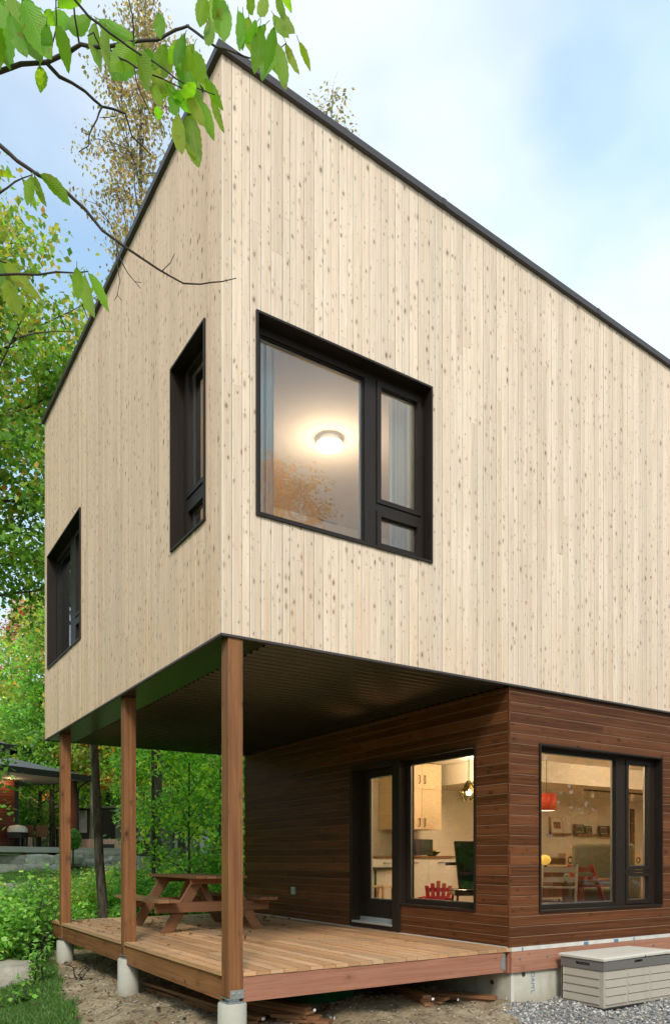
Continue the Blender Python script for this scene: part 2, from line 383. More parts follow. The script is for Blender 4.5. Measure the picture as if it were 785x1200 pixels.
# roof and its dark metal edge
m = MB(); e = .035
def rp(x, y, dz): return V((x, y, RZ(x, y)+dz))
m.face([rp(-.01, -.01, -.03), rp(LX+.01, -.01, -.03), rp(LX+.01, LY+.01, -.03), rp(-.01, LY+.01, -.03)])
m.face([rp(.02, .02, -.12), rp(LX-.02, .02, -.12), rp(LX-.02, LY-.02, -.12), rp(.02, LY-.02, -.12)])
m.build('roof', M['trim'], house)
m = MB()
def cap(x0, y0, x1, y1, nx, ny):
    a0, a1 = V((x0, y0, 0)), V((x1, y1, 0)); o = V((nx, ny, 0))
    pr = [(e, -.062), (e+.010, -.066), (e+.010, .0), (e, .006), (-.09, .006), (-.09, -.06)]
    pts = []
    for (d, z) in pr:
        p, q = a0+o*d, a1+o*d
        # mitre the ends
        t = (a1-a0).normalized()*d
        p -= t; q += t
        pts.append((V((p.x, p.y, RZ(p.x, p.y)+z)), V((q.x, q.y, RZ(q.x, q.y)+z))))
    for (p, q), (p2, q2) in zip(pts, pts[1:]): m.face([p, q, q2, p2])
    m.face([pts[0][0], pts[0][1], V((*(a1.xy), RZ(a1.x, a1.y)-.07)), V((*(a0.xy), RZ(a0.x, a0.y)-.07))])
cap(0, 0, LX, 0, 0, -1); cap(0, 0, 0, LY, -1, 0); cap(0, LY, LX, LY, 0, 1); cap(LX, 0, LX, LY, 1, 0)
for k_ in range(1, 6):
    x_ = 2.42*k_; zz0 = RZ(x_, 0); m.box((x_, -e-.0125, zz0-.0655), (.05, 0, -.0034), (0, -.0018, 0), (0, 0, .066))
for k_ in range(1, 3):
    y_ = 2.42*k_; zz0 = RZ(0, y_); m.box((-e-.0125, y_, zz0-.0655), (0, .05, .0013), (-.0018, 0, 0), (0, 0, .066))
m.build('roof_edge', M['trim'], house)
# --- soffit: flat border strips and grooved metal boards running along x
m = MB(); B = .46
sx0, sx1 = B, PX-.02
n_ = int((LY-.12)/.0125); prev = None
for i in range(n_+1):
    y = .05+i*.0125; z = Z0-.014+.013*math.cos(2*math.pi*i/10)
    if prev: m.face([(sx0, prev[0], prev[1]), (sx0, y, z), (sx1, y, z), (sx1, prev[0], prev[1])])
    prev = (y, z)
m.build('soffit_panels', M['soffit'], house, True)
m = MB(); m.bx(sx0, sx1, .03, LY-.03, Z0+.002, Z0+.012, 'x')
m.bx(.02, sx0-.004, .03, LY-.03, Z0-.014, Z0+.01, 'y')
m.build('soffit', M['soffit'], house)
m = MB()
m.bx(-.008, LX, -.012, .03, Z0-.022, Z0-.002, 'x'); m.bx(-.010, .02, .031, LY, Z0-.022, Z0-.003, 'y'); m.bx(.021, PX-.01, LY-.025, LY+.004, Z0-.021, Z0-.004, 'x')
m.build('flashing', M['trim'], house)
# --- lower walls, horizontal dark boards (stack along z, run along x / y)
hz = lambda v: (v[2], v[3], v[0], v[1])     # swap to (stack, run)
LYB = 6.6
m = MB(); YB = .03
clad(m, V((0, YB+BK, 0)), Z, X, -Y, .004, Z0-.02, PX, lambda s: LX-.2, .113, [hz(W_R)], thick=.018, gap=.0065, wvar=.015, joints=.6, jit=.002)
tag(m.build('lower_wall', M['siding'], house), 'dark brown horizontal board wall with the living room window')
m = MB()
hp = [hz(W_P), hz(W_D)]
clad(m, V((PX+BK, 0, 0)), Z, Y, -X, .012, Z0-.02, YB, lambda s: LYB, .113, hp, thick=.018, gap=.0065, wvar=.015, joints=.6, jit=.002)
tag(m.build('lower_wall', M['siding'], house), 'dark brown horizontal board wall under the porch roof')
m = MB(); clad(m, V((0, LYB-BK, 0)), Z, X, Y, .0, Z0-.02, PX, lambda s: LX-.2, .113, [], thick=.018, gap=.003, wvar=.015)
clad(m, V((LX-.2-BK, 0, 0)), Z, Y, X, .0, Z0-.02, .05, lambda s: LYB, .113, [], thick=.018, gap=.003, wvar=.015)
m.build('lower_wall', M['siding'], house)
m = MB()
holed_slab(m, O0, X, Z, Y, PX+BK+.002, LX-.23, .02, Z0-.03, [W_R], YB+BK+.001, YB+.2)
holed_slab(m, O0, Y, Z, X, YB+.2+.002, LYB-.03, .02, Z0-.03, [W_P, W_D], PX+BK+.001, PX+.2)
m.build('wall_core', M['backing'], house)
# --- windows
def window(O, S, N, rect, lights, depth=.115, surround=True, name='window', label=None):
    """O: plane origin, S: horizontal axis, N: inward. lights: (s0,s1,z0,z1,sash)"""
    s0, s1, z0, z1 = rect; t = .014; pr = -.022
    fr = MB()
    dw0, dw1 = depth, depth+.07
    fixed = [l[:4] for l in lights]
    # outer frame with one hole per light group
    def grp(sash): return [l[:4] for l in lights if l[4] == sash]
    holes = [(a-.012, b+.012, c-.012, d+.012) for a, b, c, d in grp(0)]
    sg = grp(1)
    if sg:
        hs = (min(l[0] for l in sg)-.055, max(l[1] for l in sg)+.055)
        for (a, b, c, d) in sg: holes.append((hs[0], hs[1], c-.05, d+.05))
        sg_h = [(hs[0], hs[1], c-.05, d+.05) for (a, b, c, d) in sg]
    holed_slab(fr, O, S, Z, N, s0+t, s1-t, z0+t, z1-t, holes, dw0, dw1, (.5, .5, .5))
    # beads round the fixed glass, sash frames standing a little proud
    for a, b, c, d in grp(0):
        holed_slab(fr, O, S, Z, N, a-.012, b+.012, c-.012, d+.012, [(a, b, c, d)], dw0+.018, dw1-.004, (.5, .5, .5))
    if sg:
        for h, (a, b, c, d) in zip(sg_h, sg):
            holed_slab(fr, O, S, Z, N, h[0]+.005, h[1]-.005, h[2]+.005, h[3]-.005, [(a, b, c, d)], dw0-.012, dw1-.006, (.5, .5, .5))
    f = fr.build(name, M['frame'], house)
    if label: tag(f, label)
    if surround:
        sm = MB()
        holed_slab(sm, O, S, Z, N, s0-.006, s1+.006, z0-.006, z1+.006, [(s0+t, s1-t, z0+t, z1-t)], pr, .26, (.5, .5, .5))
        sm.build('surround', M['frame'], f)
    for a, b, c, d, k in lights:
        g = MB(); q = .5*(dw0+dw1)
        cs = [O+S*a+Z*c+N*q, O+S*b+Z*c+N*q, O+S*b+Z*d+N*q, O+S*a+Z*d+N*q]; g.face(cs if S.cross(Z).dot(N) < 0 else cs[::-1]); g.build('pane', M['glass'], f)
        g = MB(); holed_slab(g, O, S, Z, N, a-.001, b+.001, c-.001, d+.001, [(a+.011, b-.011, c+.011, d-.011)], q+.004, q+.03, (.5,)*3)
        g.build('glazing_bead', M['alu'], f)
    return f
window(O0, X, Y, W_MAIN, [(.44, 1.55, 4.09, 5.655, 0), (1.755, 2.21, 4.53, 5.64, 1), (1.755, 2.21, 4.095, 4.36, 1)], label='large corner room window with a lit ceiling lamp behind it')
window(O0, Y, X, W_A, [(.44, 1.01, 4.53, 5.69, 1), (.44, 1.01, 4.095, 4.34, 1)], label='tall narrow window near the corner')
window(O0, Y, X, W_B, [(5.66, 6.50, 4.09, 5.655, 0), (4.73, 5.30, 4.53, 5.64, 1), (4.73, 5.30, 4.095, 4.36, 1)], label='window at the far end of the side wall')
window(V((0, YB, 0)), X, Y, W_R, [(4.03, 5.387, .445, 2.22, 0), (5.64, 6.05, .887, 2.19, 1), (5.64, 6.05, .455, .756, 1)], depth=.09, label='living room window in the brown wall')
window(V((PX, 0, 0)), Y, X, W_P, [(.65, 1.91, .455, 2.215, 0)], depth=.08, label='kitchen window beside the porch door')
# dark post between door and kitchen window
m = MB(); m.bx(PX-.03, PX+.14, 1.96, 2.10, .03, 2.30, 'z'); m.build('window_mullion', M['frame'], house, bevel=.004)
# door: surround, leaf, glass, sill
m = MB(); holed_slab(m, V((PX, 0, 0)), Y, Z, X, 2.101, 3.12, .03, 2.30, [(2.115, 3.05, .075, 2.235)], -.03, .24, (.5,)*3)
dfr = m.build('door_frame', M['frame'], house)
m = MB(); holed_slab(m, V((PX, 0, 0)), Y, Z, X, 2.118, 3.046, .16, 2.232, [(2.27, 2.835, .415, 2.13)], .12, .165, (.5,)*3)
dr = tag(m.build('door', M['frame'], house), 'dark glazed porch door')
m = MB(); m.face([(PX+.14, 2.27, .415), (PX+.14, 2.27, 2.13), (PX+.14, 2.835, 2.13), (PX+.14, 2.835, .415)]); m.build('pane', M['glass'], dr)
m = MB(); holed_slab(m, V((PX, 0, 0)), Y, Z, X, 2.268, 2.837, .413, 2.132, [(2.282, 2.822, .428, 2.117)], .144, .168, (.5,)*3); m.build('glazing_bead', M['white'], dr)
m = MB(); m.bx(PX+.095, PX+.12, 2.15, 2.185, 1.02, 1.06, 'x'); m.bx(PX+.075, PX+.095, 2.15, 2.27, 1.03, 1.05, 'y'); m.build('handle', M['black'], dr, bevel=.003)
m = MB(); m.bx(PX-.05, PX+.2, 2.11, 3.04, .078, .105, 'y'); m.bx(PX+.10, PX+.19, 2.118, 3.046, .105, .158, 'y')
m.build('sill', M['alu'], house, bevel=.003)
# outlet cover on the porch wall
m = MB(); m.bx(PX-.035, PX-.001, 4.72, 4.83, .40, .52, 'z'); ob = m.build('outlet_cover', M['alu'], house, bevel=.005)
# --- foundation
t = NT('insulated_foundation'); p = t.obj()
n1 = t.noise(p, 1.8, 5., .6); n2 = t.noise(t.vm('MULTIPLY', p, (6., 6., 1.2)), 1., 4., .6); sp = t.noise(p, 45., 2.)
c = t.mix(t.ss(n1, .35, .7), (.62, .60, .50), (.50, .47, .37)); c = t.mix(t.ss(n2, .52, .72, 0., .6), c, (.33, .31, .24))
c = t.mix(t.ss(sp, .66, .75, 0., .6), c, (.2, .19, .15))
px_, py_, pz_ = t.sep(p); c = t.mix(t.ss(t.m('MULTIPLY_ADD', n1, .2, pz_), -.32, -.62, 0., .75), c, (.34, .28, .19))
M['foundation'] = t.out(t.pbr(c, .85, 0., t.bump(n2, .01, .4)))
m = MB(); holed_slab(m, O0, X, Z, Y, PX+.04, LX-.2, -1.6, -.10, [], .045, .25); holed_slab(m, O0, Y, Z, X, .251, LYB, -1.6, -.12, [], PX+.04, PX+.25)
m.bx(PX+.04, LX-.2, LYB-.2, LYB, -1.6, -.1); m.bx(LX-.4, LX-.2, .3, LYB-.25, -1.6, -.1)
fd = m.build('foundation', M['foundation'], house)
for (yy, zz) in ((.95, -.36), (.62, -.33), (.33, -.42)):
    m = MB(); m.tube([(PX+.036, yy, zz), (PX+.041, yy, zz)], .028, 14); m.build('fixing_washer', M['trim'], fd)
m = MB(); m.tube([(PX+.24, .04, -.31), (PX+.24, .046, -.31)], .028, 14); m.build('fixing_washer', M['trim'], fd)
m = MB(); m.bx(PX+.038, PX+.085, .038, .044, -.62, -.28, 'z'); m.build('corner_strip', M['membrane'], fd)
# sill board, membrane, tape
m = MB(); m.bx(PX+.01, LX-.2, .005, .043, -.275, -.045, 'x'); m.bx(PX-.005, PX+.036, .044, .30, -.275, -.045, 'y')
m.build('sill_board', M['beam'], house)
m = MB(); m.bx(PX+.02, LX-.2, .012, .05, -.042, .001, 'x'); m.bx(PX+.003, PX+.04, .052, LYB, -.04, .009, 'y'); mb_ = m.build('membrane', M['membrane'], house)
for x0, x1 in ((4.66, 4.74), (5.22, 5.30), (3.62, 3.64), (5.6, 5.62)): m = MB(); m.bx(x0, x1, .0095, .0125, -.04, -.004, 'x'); m.build('tape', M['blue_tape'], mb_)
for x in (3.58, 4.02, 4.6, 5.3, 6.): m = MB(); m.tube([(x, .005, -.12), (x, -.006, -.12)], .014, 8); m.build('bolt', M['steel'], house)
# the blue print on the insulation
def letters(txt, loc, rot, size, mat, parent, name='printed_lettering', ext=.0008):
    cu = bpy.data.curves.new(name, 'FONT'); cu.body = txt; cu.size = size; cu.extrude = ext; cu.align_x = 'LEFT'
    o = bpy.data.objects.new(name, cu); COL.objects.link(o); o.location = loc; o.rotation_euler = rot; o.parent = parent
    cu.materials.append(mat); bpy.context.view_layer.update(); me = bpy.data.meshes.new_from_object(o); o2 = bpy.data.objects.new(name, me); COL.objects.link(o2)
    o2.location = loc; o2.rotation_euler = rot; o2.parent = parent; bpy.data.objects.remove(o); o2.name = name; return o2
M['blue_print'] = plain('blue_print', (.12, .20, .33), .7, var=.4, scale=40.)
letters("OAM'L", (3.80, .0435, -.29), (rad(90), rad(90), 0), .085, M['blue_print'], fd)

# --- inside: rooms
m = MB()
FX0, FX1, FY0, FY1 = PX+.202, LX-.42, YB+.202, 4.85
def room(mb, x0, x1, y0, y1, z0, z1, holes):
    holed_slab(mb, O0, X, Z, Y, x0, x1, z0, z1, holes.get('y0', []), y0-.002, y0)
    holed_slab(mb, O0, X, Z, Y, x0, x1, z0, z1, [], y1, y1+.01)
    holed_slab(mb, O0, Y, Z, X, y0, y1, z0, z1, holes.get('x0', []), x0-.002, x0)
    holed_slab(mb, O0, Y, Z, X, y0, y1, z0, z1, [], x1, x1+.01)
room(m, FX0, FX1, FY0, FY1, ZF, ZC, {'y0': [W_R], 'x0': [W_P, W_D]})
room(m, TH, 4.4, TH, 3.5, 3.1, 5.95, {'y0': [W_MAIN], 'x0': [W_A]})
room(m, TH, 4.4, 3.55, LY-.22, 3.1, 5.95, {'x0': [W_B]})
m.build('inner_wall', M['inner_wall'], house)
m = MB(); m.bx(FX0-.1, FX1, FY0-.1, LYB-.1, ZC, ZC+.02); m.bx(TH, 4.4, TH, LY-.22, 5.95, 5.97)
m.bx(6.2, FX1-.01, 2.9, 4.84, 2.28, ZC-.003)     # dropped part of the ceiling over the shelves
m.build('ceiling', M['inner_ceiling'], house)
m = MB(); m.bx(FX0-.1, FX1, FY0-.1, LYB-.1, ZF-.05, ZF, 'x'); m.bx(TH, 4.4, TH, LY-.22, 3.06, 3.1, 'x'); m.bx(.05, LX-.3, .3, LY-.25, Z0+.02, Z0+.05, 'x')
m.build('inner_floor', M['floor_wood'], house)
m = MB()
p1 = on(384, 608, 1, 3.49)
m.bx(p1.x-.16, p1.x+.16, 3.46, 3.495, p1.z-.05, p1.z+.05); m.build('air_vent', M['alu'], house)

# ================================================================== INTERIOR THINGS
M['lamp_glow'] = emit('lit_lamp_glass', (1., .80, .52), 2.6)
M['bulb'] = emit('lit_bulb', (1., .72, .38), 30.)
def point(name, loc, col, power, radius, parent, spot=None):
    l = bpy.data.lights.new(name, 'SPOT' if spot else 'POINT'); l.color = col; l.energy = power; l.shadow_soft_size = radius
    if spot: l.spot_size = rad(spot); l.spot_blend = .6
    o = bpy.data.objects.new(name, l); COL.objects.link(o); o.location = loc; o.parent = parent; return o
WARM = (1., .68, .38)
# upper room ceiling lamp
pl_ = at(386, 510, 8.9)
lamp = thing('ceiling_lamp', 'round lit ceiling lamp behind the large upstairs window', 'ceiling lamp', (pl_.x, pl_.y, 5.95))
m = MB(); m.lathe([(0, 0), (.11, 0), (.11, -.05), (.15, -.058), (.158, -.063), (.05, -.063)]); m.build('lamp_base', plain('self_lit_lamp_rim', (.8, .76, .68), .5, Emission_Color=(1, .82, .6, 1), Emission_Strength=.6), lamp, True)  # base given its own glow to cover the dark crescent above the shade
m = MB(); m.lathe([(.158, -.064), (.160, -.085), (.150, -.104), (.12, -.112), (.06, -.116), (0, -.117)]); m.build('lamp_shade', M['lamp_glow'], lamp, True)
point('bulb_light', (0, 0, -.48), (1., .72, .46), 34, .15, lamp); 
# curtains
def curtain(name, x0, x1, y, z0, z1, label, folds=5):
    t = thing(name, label, 'curtain', ((x0+x1)/2, y, z0)); mb = MB(); n = 48
    ps = [((x0+x1)/2*0+(x0-(x0+x1)/2)+(x1-x0)*i/n, .03*math.sin(i/n*folds*2*math.pi)+.008*math.sin(i*1.7)) for i in range(n+1)]
    for (a, b), (c, d) in zip(ps, ps[1:]): mb.face([(a, b, 0), (c, d, 0), (c, d, z1-z0), (a, b, z1-z0)])
    mb.build('drape', M['curtain'], t, True); return t
tt = NT('sheer_curtain'); dd = tt.n('ShaderNodeBsdfDiffuse', Color=(.78, .84, .86)).outputs[0]; tl = tt.n('ShaderNodeBsdfTranslucent', Color=(.72, .80, .84)).outputs[0]
mm = tt.n('ShaderNodeMixShader'); mm.inputs[0].default_value = .45; tt.put(mm.inputs[1], dd); tt.put(mm.inputs[2], tl); M['curtain'] = tt.out(mm.outputs[0])
curtain('curtain', .36, .72, .42, 3.5, 5.85, 'pale curtain at the left side of the large upstairs window')
curtain('curtain', 2.10, 2.50, .42, 3.5, 5.85, 'pale curtain behind the narrow sash of the large upstairs window')
cA = curtain('curtain', 0, .3, 0, 3.5, 5.85, 'pale curtain in the tall narrow upstairs window'); cA.location = (.42, 1.02, 3.5); cA.rotation_euler = (0, 0, rad(90))
cB = curtain('curtain', 0, .5, 0, 3.5, 5.85, 'pale curtain in the far upstairs side window'); cB.location = (.42, 6.35, 3.5); cB.rotation_euler = (0, 0, rad(90))
# pendant lamp in the kitchen window
pp = at(549, 927, 10.4)
pend = thing('pendant_lamp', 'faceted black wire pendant lamp in the kitchen window', 'pendant lamp', (pp.x, pp.y, ZC))
m = MB(); m.tube([(0, 0, 0), (0, 0, pp.z+.12-ZC)], .006, 6); m.build('cord', M['black'], pend)
m = MB(); zc = pp.z-ZC; n = 8
for k in range(n):
    a = 2*math.pi*k/n; a2 = a+math.pi/n
    A = V((.02*math.cos(a), .02*math.sin(a), zc+.14)); Bp = V((.13*math.cos(a), .13*math.sin(a), zc-.02)); Cp = V((.075*math.cos(a2), .075*math.sin(a2), zc-.14))
    B2 = V((.13*math.cos(a+2*math.pi/n), .13*math.sin(a+2*math.pi/n), zc-.02))
    m.tube([A, Bp, Cp], .007, 5); m.tube([Cp, B2], .007, 5)
    if k % 2 == 0: m.face([A, Bp, B2])
m.build('lamp_shade', plain('brass_black_metal', (.12, .08, .03), .3, .8), pend)
m = MB(); m.lathe([(0, .045), (.03, .03), (.04, 0), (.03, -.03), (0, -.045)], (0, 0, zc-.02), 12); m.build('bulb', M['bulb'], pend, True)
point('bulb_light', (0, 0, zc-.2), WARM, 22, .05, pend)
# ceiling spots in the ground floor room
for i, (x, y, pw, lb) in enumerate(((6.0, 3.0, 85, 'small lit ceiling spot above the kitchen counter'), (8.6, 1.3, 75, 'small lit ceiling spot over the living room armchair'),
                                    (4.9, 1.2, 22, 'small lit ceiling spot just inside the kitchen window'), (11.8, 2.4, 45, 'small lit ceiling spot at the far end of the living room'))):
    s_ = thing('ceiling_spot', lb, 'ceiling spot', (x, y, ZC), group='lit ceiling spots on the ground floor')
    m = MB(); m.lathe([(0, -.002), (.05, -.002), (.055, -.03), (.045, -.035)], n=16); m.build('housing', M['white'], s_, True)
    m = MB(); m.lathe([(.044, -.033), (0, -.034)], n=16); m.build('bulb', M['bulb'], s_)
    point('bulb_light', (0, 0, -.12), WARM, pw, .12, s_)
def cab_handle(mb, x, y, z): mb.tube([(x, y, z-.07), (x, y-.03, z-.06), (x, y-.03, z+.06), (x, y, z+.07)], .008, 6)
# kitchen wall cabinets
ky = 4.2
cx0, cx1 = on(470, 900, 1, ky).x, on(517, 900, 1, ky).x
zt_, zm_, zb_ = on(500, 895, 1, ky).z, on(500, 925, 1, ky).z, on(500, 972, 1, ky).z
cab = thing('wall_cabinet', 'birch wall cabinets with black handles in the kitchen', 'cabinet', ((cx0+cx1)/2, ky, zb_))
w_ = (cx1-cx0)/2; zt_ = min(zt_, ZC-.01)
m = MB(); m.bx(-w_, w_, .02, .64, 0, zt_-zb_, 'x'); m.build('cabinet_body', M['light_wood'], cab)
hm = MB()
for k in range(2):
    for (za, zbb) in ((0, zm_-zb_-.004), (zm_-zb_+.004, zt_-zb_)):
        m = MB(); x0 = -w_+k*w_; m.bx(x0+.003, x0+w_-.003, 0, .018, za, zbb, 'z'); d_ = m.build('cabinet_door', M['light_wood'], cab)
        h_ = MB(); cab_handle(h_, x0+(w_-.06 if k == 0 else .06), 0, (za+.12) if za == 0 else (za+.16)); h_.build('handle', M['black'], d_)
# counter
zc_ = on(500, 1003, 1, ky).z; c1 = on(535, 1003, 1, ky-.05).x
ctr = thing('kitchen_counter', 'birch kitchen counter with thin worktop under the wall cabinets', 'counter', ((cx0-.6+c1)/2, ky, ZF))
w2 = (c1-(cx0-.6))/2
m = MB(); m.bx(-w2, w2, -.03, .62, zc_-ZF-.03, zc_-ZF, 'x'); m.build('worktop', M['table'], ctr)
m = MB(); m.bx(-w2+.01, w2-.01, .02, .6, 0, zc_-ZF-.032, 'x'); m.build('counter_body', M['light_wood'], ctr)
for k in range(3):
    dw = (2*w2-.02)/3; m = MB(); m.bx(-w2+.012+k*dw, -w2+.008+(k+1)*dw, 0, .018, .1, zc_-ZF-.05, 'z'); d_ = m.build('cabinet_door', M['white'], ctr)
    h_ = MB(); h_.tube([(-w2+k*dw+dw/2-.07, 0, zc_-ZF-.12), (-w2+k*dw+dw/2-.06, -.03, zc_-ZF-.12), (-w2+k*dw+dw/2+.06, -.03, zc_-ZF-.12), (-w2+k*dw+dw/2+.07, 0, zc_-ZF-.12)], .008, 6); h_.build('handle', M['black'], d_)
a_ = on(483, 997, 1, ky+.3); 
mw = thing('microwave', 'small dark microwave on the kitchen counter', 'microwave', (on(490, 997, 1, ky+.2).x, ky+.25, zc_))
m = MB(); m.bx(-.24, .24, -.16, .18, .012, .29); m.build('oven_body', M['black'], mw, bevel=.008)
m = MB(); m.bx(-.22, .1, -.166, -.161, .04, .26); m.build('oven_door', plain('dark_glass', (.03, .03, .035), .1), mw)
fb = thing('fruit_bowl', 'dark bowl of fruit on the kitchen counter', 'bowl', (on(508, 1000, 1, ky+.15).x, ky+.2, zc_))
m = MB(); m.lathe([(0, .004), (.07, 0), (.15, .07), (.155, .075), (.14, .07), (.06, .012), (0, .012)], n=20); m.build('bowl', M['black'], fb, True)
for k in range(5):
    m = MB(); a = k*1.256; m.lathe([(0, -.035), (.025, -.026), (.037, 0), (.027, .027), (.005, .033)], (.06*math.cos(a), .06*math.sin(a), .075), 12)
    m.build('fruit', plain('fruit_skin', ((.35, .3, .05), (.4, .12, .03))[k % 2], .4), fb, True)
# red children's chair seen through the kitchen window
rp_ = at(511, 1056, 10.55)
rc = thing('childrens_chair', 'red slatted plastic childrens chair inside the kitchen window', 'chair', (rp_.x, rp_.y, ZF), YAW-rad(105))
M['red'] = plain('red_plastic', (.55, .02, .03), .35); seat_z = rp_.z-.08-ZF
for k in range(5):
    a = (k-2)*.062; hgt = .36-abs(k-2)*.035
    m = MB(); m.box((a-.029, .16, seat_z), (a*.35, .07, hgt), (.058, 0, 0), (0, .018, -.004)); m.build('back_slat', M['red'], rc, bevel=.006)
m = MB(); m.bx(-.17, .17, -.14, .17, seat_z-.02, seat_z); m.build('seat', M['red'], rc, bevel=.006)
m = MB(); m.box((-.15, .185, seat_z+.08), (.30, 0, 0), (0, .012, 0), (0, .02, .06)); m.box((-.16, .22, seat_z+.2), (.32, 0, 0), (0, .012, 0), (0, .012, .06)); m.build('back_rail', M['red'], rc)
for sx in (-1, 1):
    m = MB(); m.bx(sx*.2-.03, sx*.2+.03, -.2, .2, seat_z+.12, seat_z+.14, 'y'); m.build('armrest', M['red'], rc, bevel=.006)
    m = MB(); m.bx(sx*.18-.02, sx*.18+.02, -.17, -.13, 0, seat_z+.12, 'z'); m.build('leg', M['red'], rc, bevel=.005)
    m = MB(); m.bx(sx*.18-.02, sx*.18+.02, .12, .16, 0, seat_z+.12, 'z'); m.build('leg', M['red'], rc, bevel=.005)
# dark lounge chair at the right edge of the kitchen window
lp = at(552, 1050, 9.3)
lc = thing('lounge_chair', 'dark high backed chair at the right edge of the kitchen window', 'chair', (lp.x, lp.y, ZF), YAW-rad(90))
M['reflected_green'] = plain('leather_painted_reflection', (.016, .030, .016), .16)  # green in the colour imitates greenery reflected on the dark chair
m = MB(); m.box((-.16, -.05, .5), (-.06, 0, .60), (.52, 0, 0), (0, .06, 0)); m.build('backrest', M['reflected_green'], lc, bevel=.015)
m = MB(); m.bx(-.2, .34, .01, .5, .42, .5); m.build('seat', M['reflected_green'], lc, bevel=.015)
m = MB(); m.bx(-.32, -.16, -.02, .03, .80, .84); m.build('armrest', M['black'], lc, bevel=.006)
for a, b in ((-.16, .05), (.3, .05), (-.16, .44), (.3, .44)):
    m = MB(); m.tube([(a, b, .42), (a*1.1, b, 0)], .014, 8); m.build('leg', M['black'], lc)
# table and stool behind the door glass
sp_ = at(446, 1050, 12.)
st = thing('stool', 'light wooden stool seen through the door glass', 'stool', (sp_.x, sp_.y, ZF), rad(20))
m = MB(); m.bx(-.17, .17, -.17, .17, .42, .45); m.build('seat', M['light_wood'], st, bevel=.004)
for a in (-.14, .14):
    for b in (-.14, .14):
        m = MB(); m.bx(a-.02, a+.02, b-.02, b+.02, 0, .42, 'z'); m.build('leg', M['light_wood'], st)
tp = at(446, 1018, 12.8)
tb = thing('side_table', 'dark table behind the wooden stool by the door', 'table', (tp.x, tp.y, ZF), rad(10))
m = MB(); m.bx(-.45, .45, -.3, .3, .70, .74); m.build('tabletop', M['black'], tb)
for a in (-.4, .4):
    for b in (-.26, .26):
        m = MB(); m.tube([(a, b, .70), (a, b, 0)], .02, 8); m.build('leg', M['black'], tb)
# --- living room, seen through the brown wall's window
wy = 4.85
def ledge(px0, px1, py, label):
    a, b = on(px0, py, 1, wy), on(px1, py, 1, wy)
    t = thing('picture_ledge', label, 'shelf', ((a.x+b.x)/2, wy, a.z), group='picture ledges on the living room wall')
    w = (b.x-a.x)/2; mb = MB(); mb.bx(-w, w, -.11, -.001, -.012, .006); mb.bx(-w, w, -.125, -.11, -.012, .03); mb.build('ledge_board', M['table'], t); return t, w
def framed(px0, px1, py0, py1, label, fcol, kind=0):
    a, b = on(px0, py0, 1, wy-.06), on(px1, py1, 1, wy-.06)
    t = thing('framed_picture', label, 'picture', ((a.x+b.x)/2, wy-.09, b.z)); t.rotation_euler = (rad(-8), 0, 0)
    w, h = (b.x-a.x)/2, a.z-b.z
    mb = MB(); holed_slab(mb, O0, X, Z, Y, -w, w, 0, h, [(-w+.025, w-.025, .025, h-.025)], -.008, .012); mb.build('frame', fcol, t)
    mb = MB(); mb.bx(-w+.02, w-.02, 0, .004, .02, h-.02); mb.build('mount', M['white'], t)
    mb = MB(); q = .3 if kind == 0 else .12; mb.bx(-w+w*q+.02, w-w*q-.02, -.004, -.001, h*q*.8+.02, h-h*q*.8-.02); mb.build('print', M['print%d' % kind], t)
def print_mat(name, cols, scale):
    t = NT(name); n = t.noise(t.obj(), scale, 3., .6); r = t.n('ShaderNodeValToRGB', Fac=n); cr = r.color_ramp; cr.interpolation = 'CONSTANT'
    cr.elements[0].color = (*cols[0], 1); cr.elements[1].position = .62; cr.elements[1].color = (*cols[-1], 1)
    for i, c in enumerate(cols[1:-1]): e_ = cr.elements.new(.42+.08*i); e_.color = (*c, 1)
    return t.out(t.pbr(r.outputs[0], .5))
M['print0'] = print_mat('red_print', [(.3, .02, .02), (.5, .12, .02), (.1, .15, .08), (.6, .35, .1)], 14.)
M['print1'] = print_mat('photo_print', [(.05, .04, .04), (.25, .2, .16), (.1, .07, .05), (.5, .45, .38)], 18.)
M['walnut'] = wood('walnut', (.14, .07, .04), (.09, .045, .025), (.18, .09, .05), rough=.4)
ledge(640, 664, 978, 'dark picture ledge holding the red framed print'); ledge(671, 694, 979, 'dark picture ledge in the middle with two photos'); ledge(699, 724, 980, 'dark picture ledge beside the window frame with two photos')
framed(645, 659, 957, 977, 'light wood framed red print leaning on the ledge', M['light_wood'])
framed(672, 683, 966, 977, 'brown photo standing at the left of the middle ledge', M['walnut'], 1); framed(684, 692, 968, 977, 'small grey photo standing at the right of the middle ledge', M['black'], 1)
framed(701, 711, 968, 979, 'grey photo standing at the left of the last ledge', M['black'], 1); framed(711, 721, 968, 978, 'black framed white photo standing on the last ledge', M['black'], 1)
a, b = on(738, 948, 1, wy-.02), on(743, 1010, 1, wy-.02)
t_ = thing('wall_picture', 'tall narrow dark picture seen through the sash', 'picture', ((a.x+b.x)/2, wy-.012, b.z)); m = MB(); w = (b.x-a.x)/2
m.bx(-w, w, -.01, .01, 0, a.z-b.z); fr_ = m.build('frame', M['walnut'], t_); m = MB(); m.bx(-w+.03, w-.03, -.014, -.0105, .04, a.z-b.z-.04); m.build('print', M['print1'], t_)
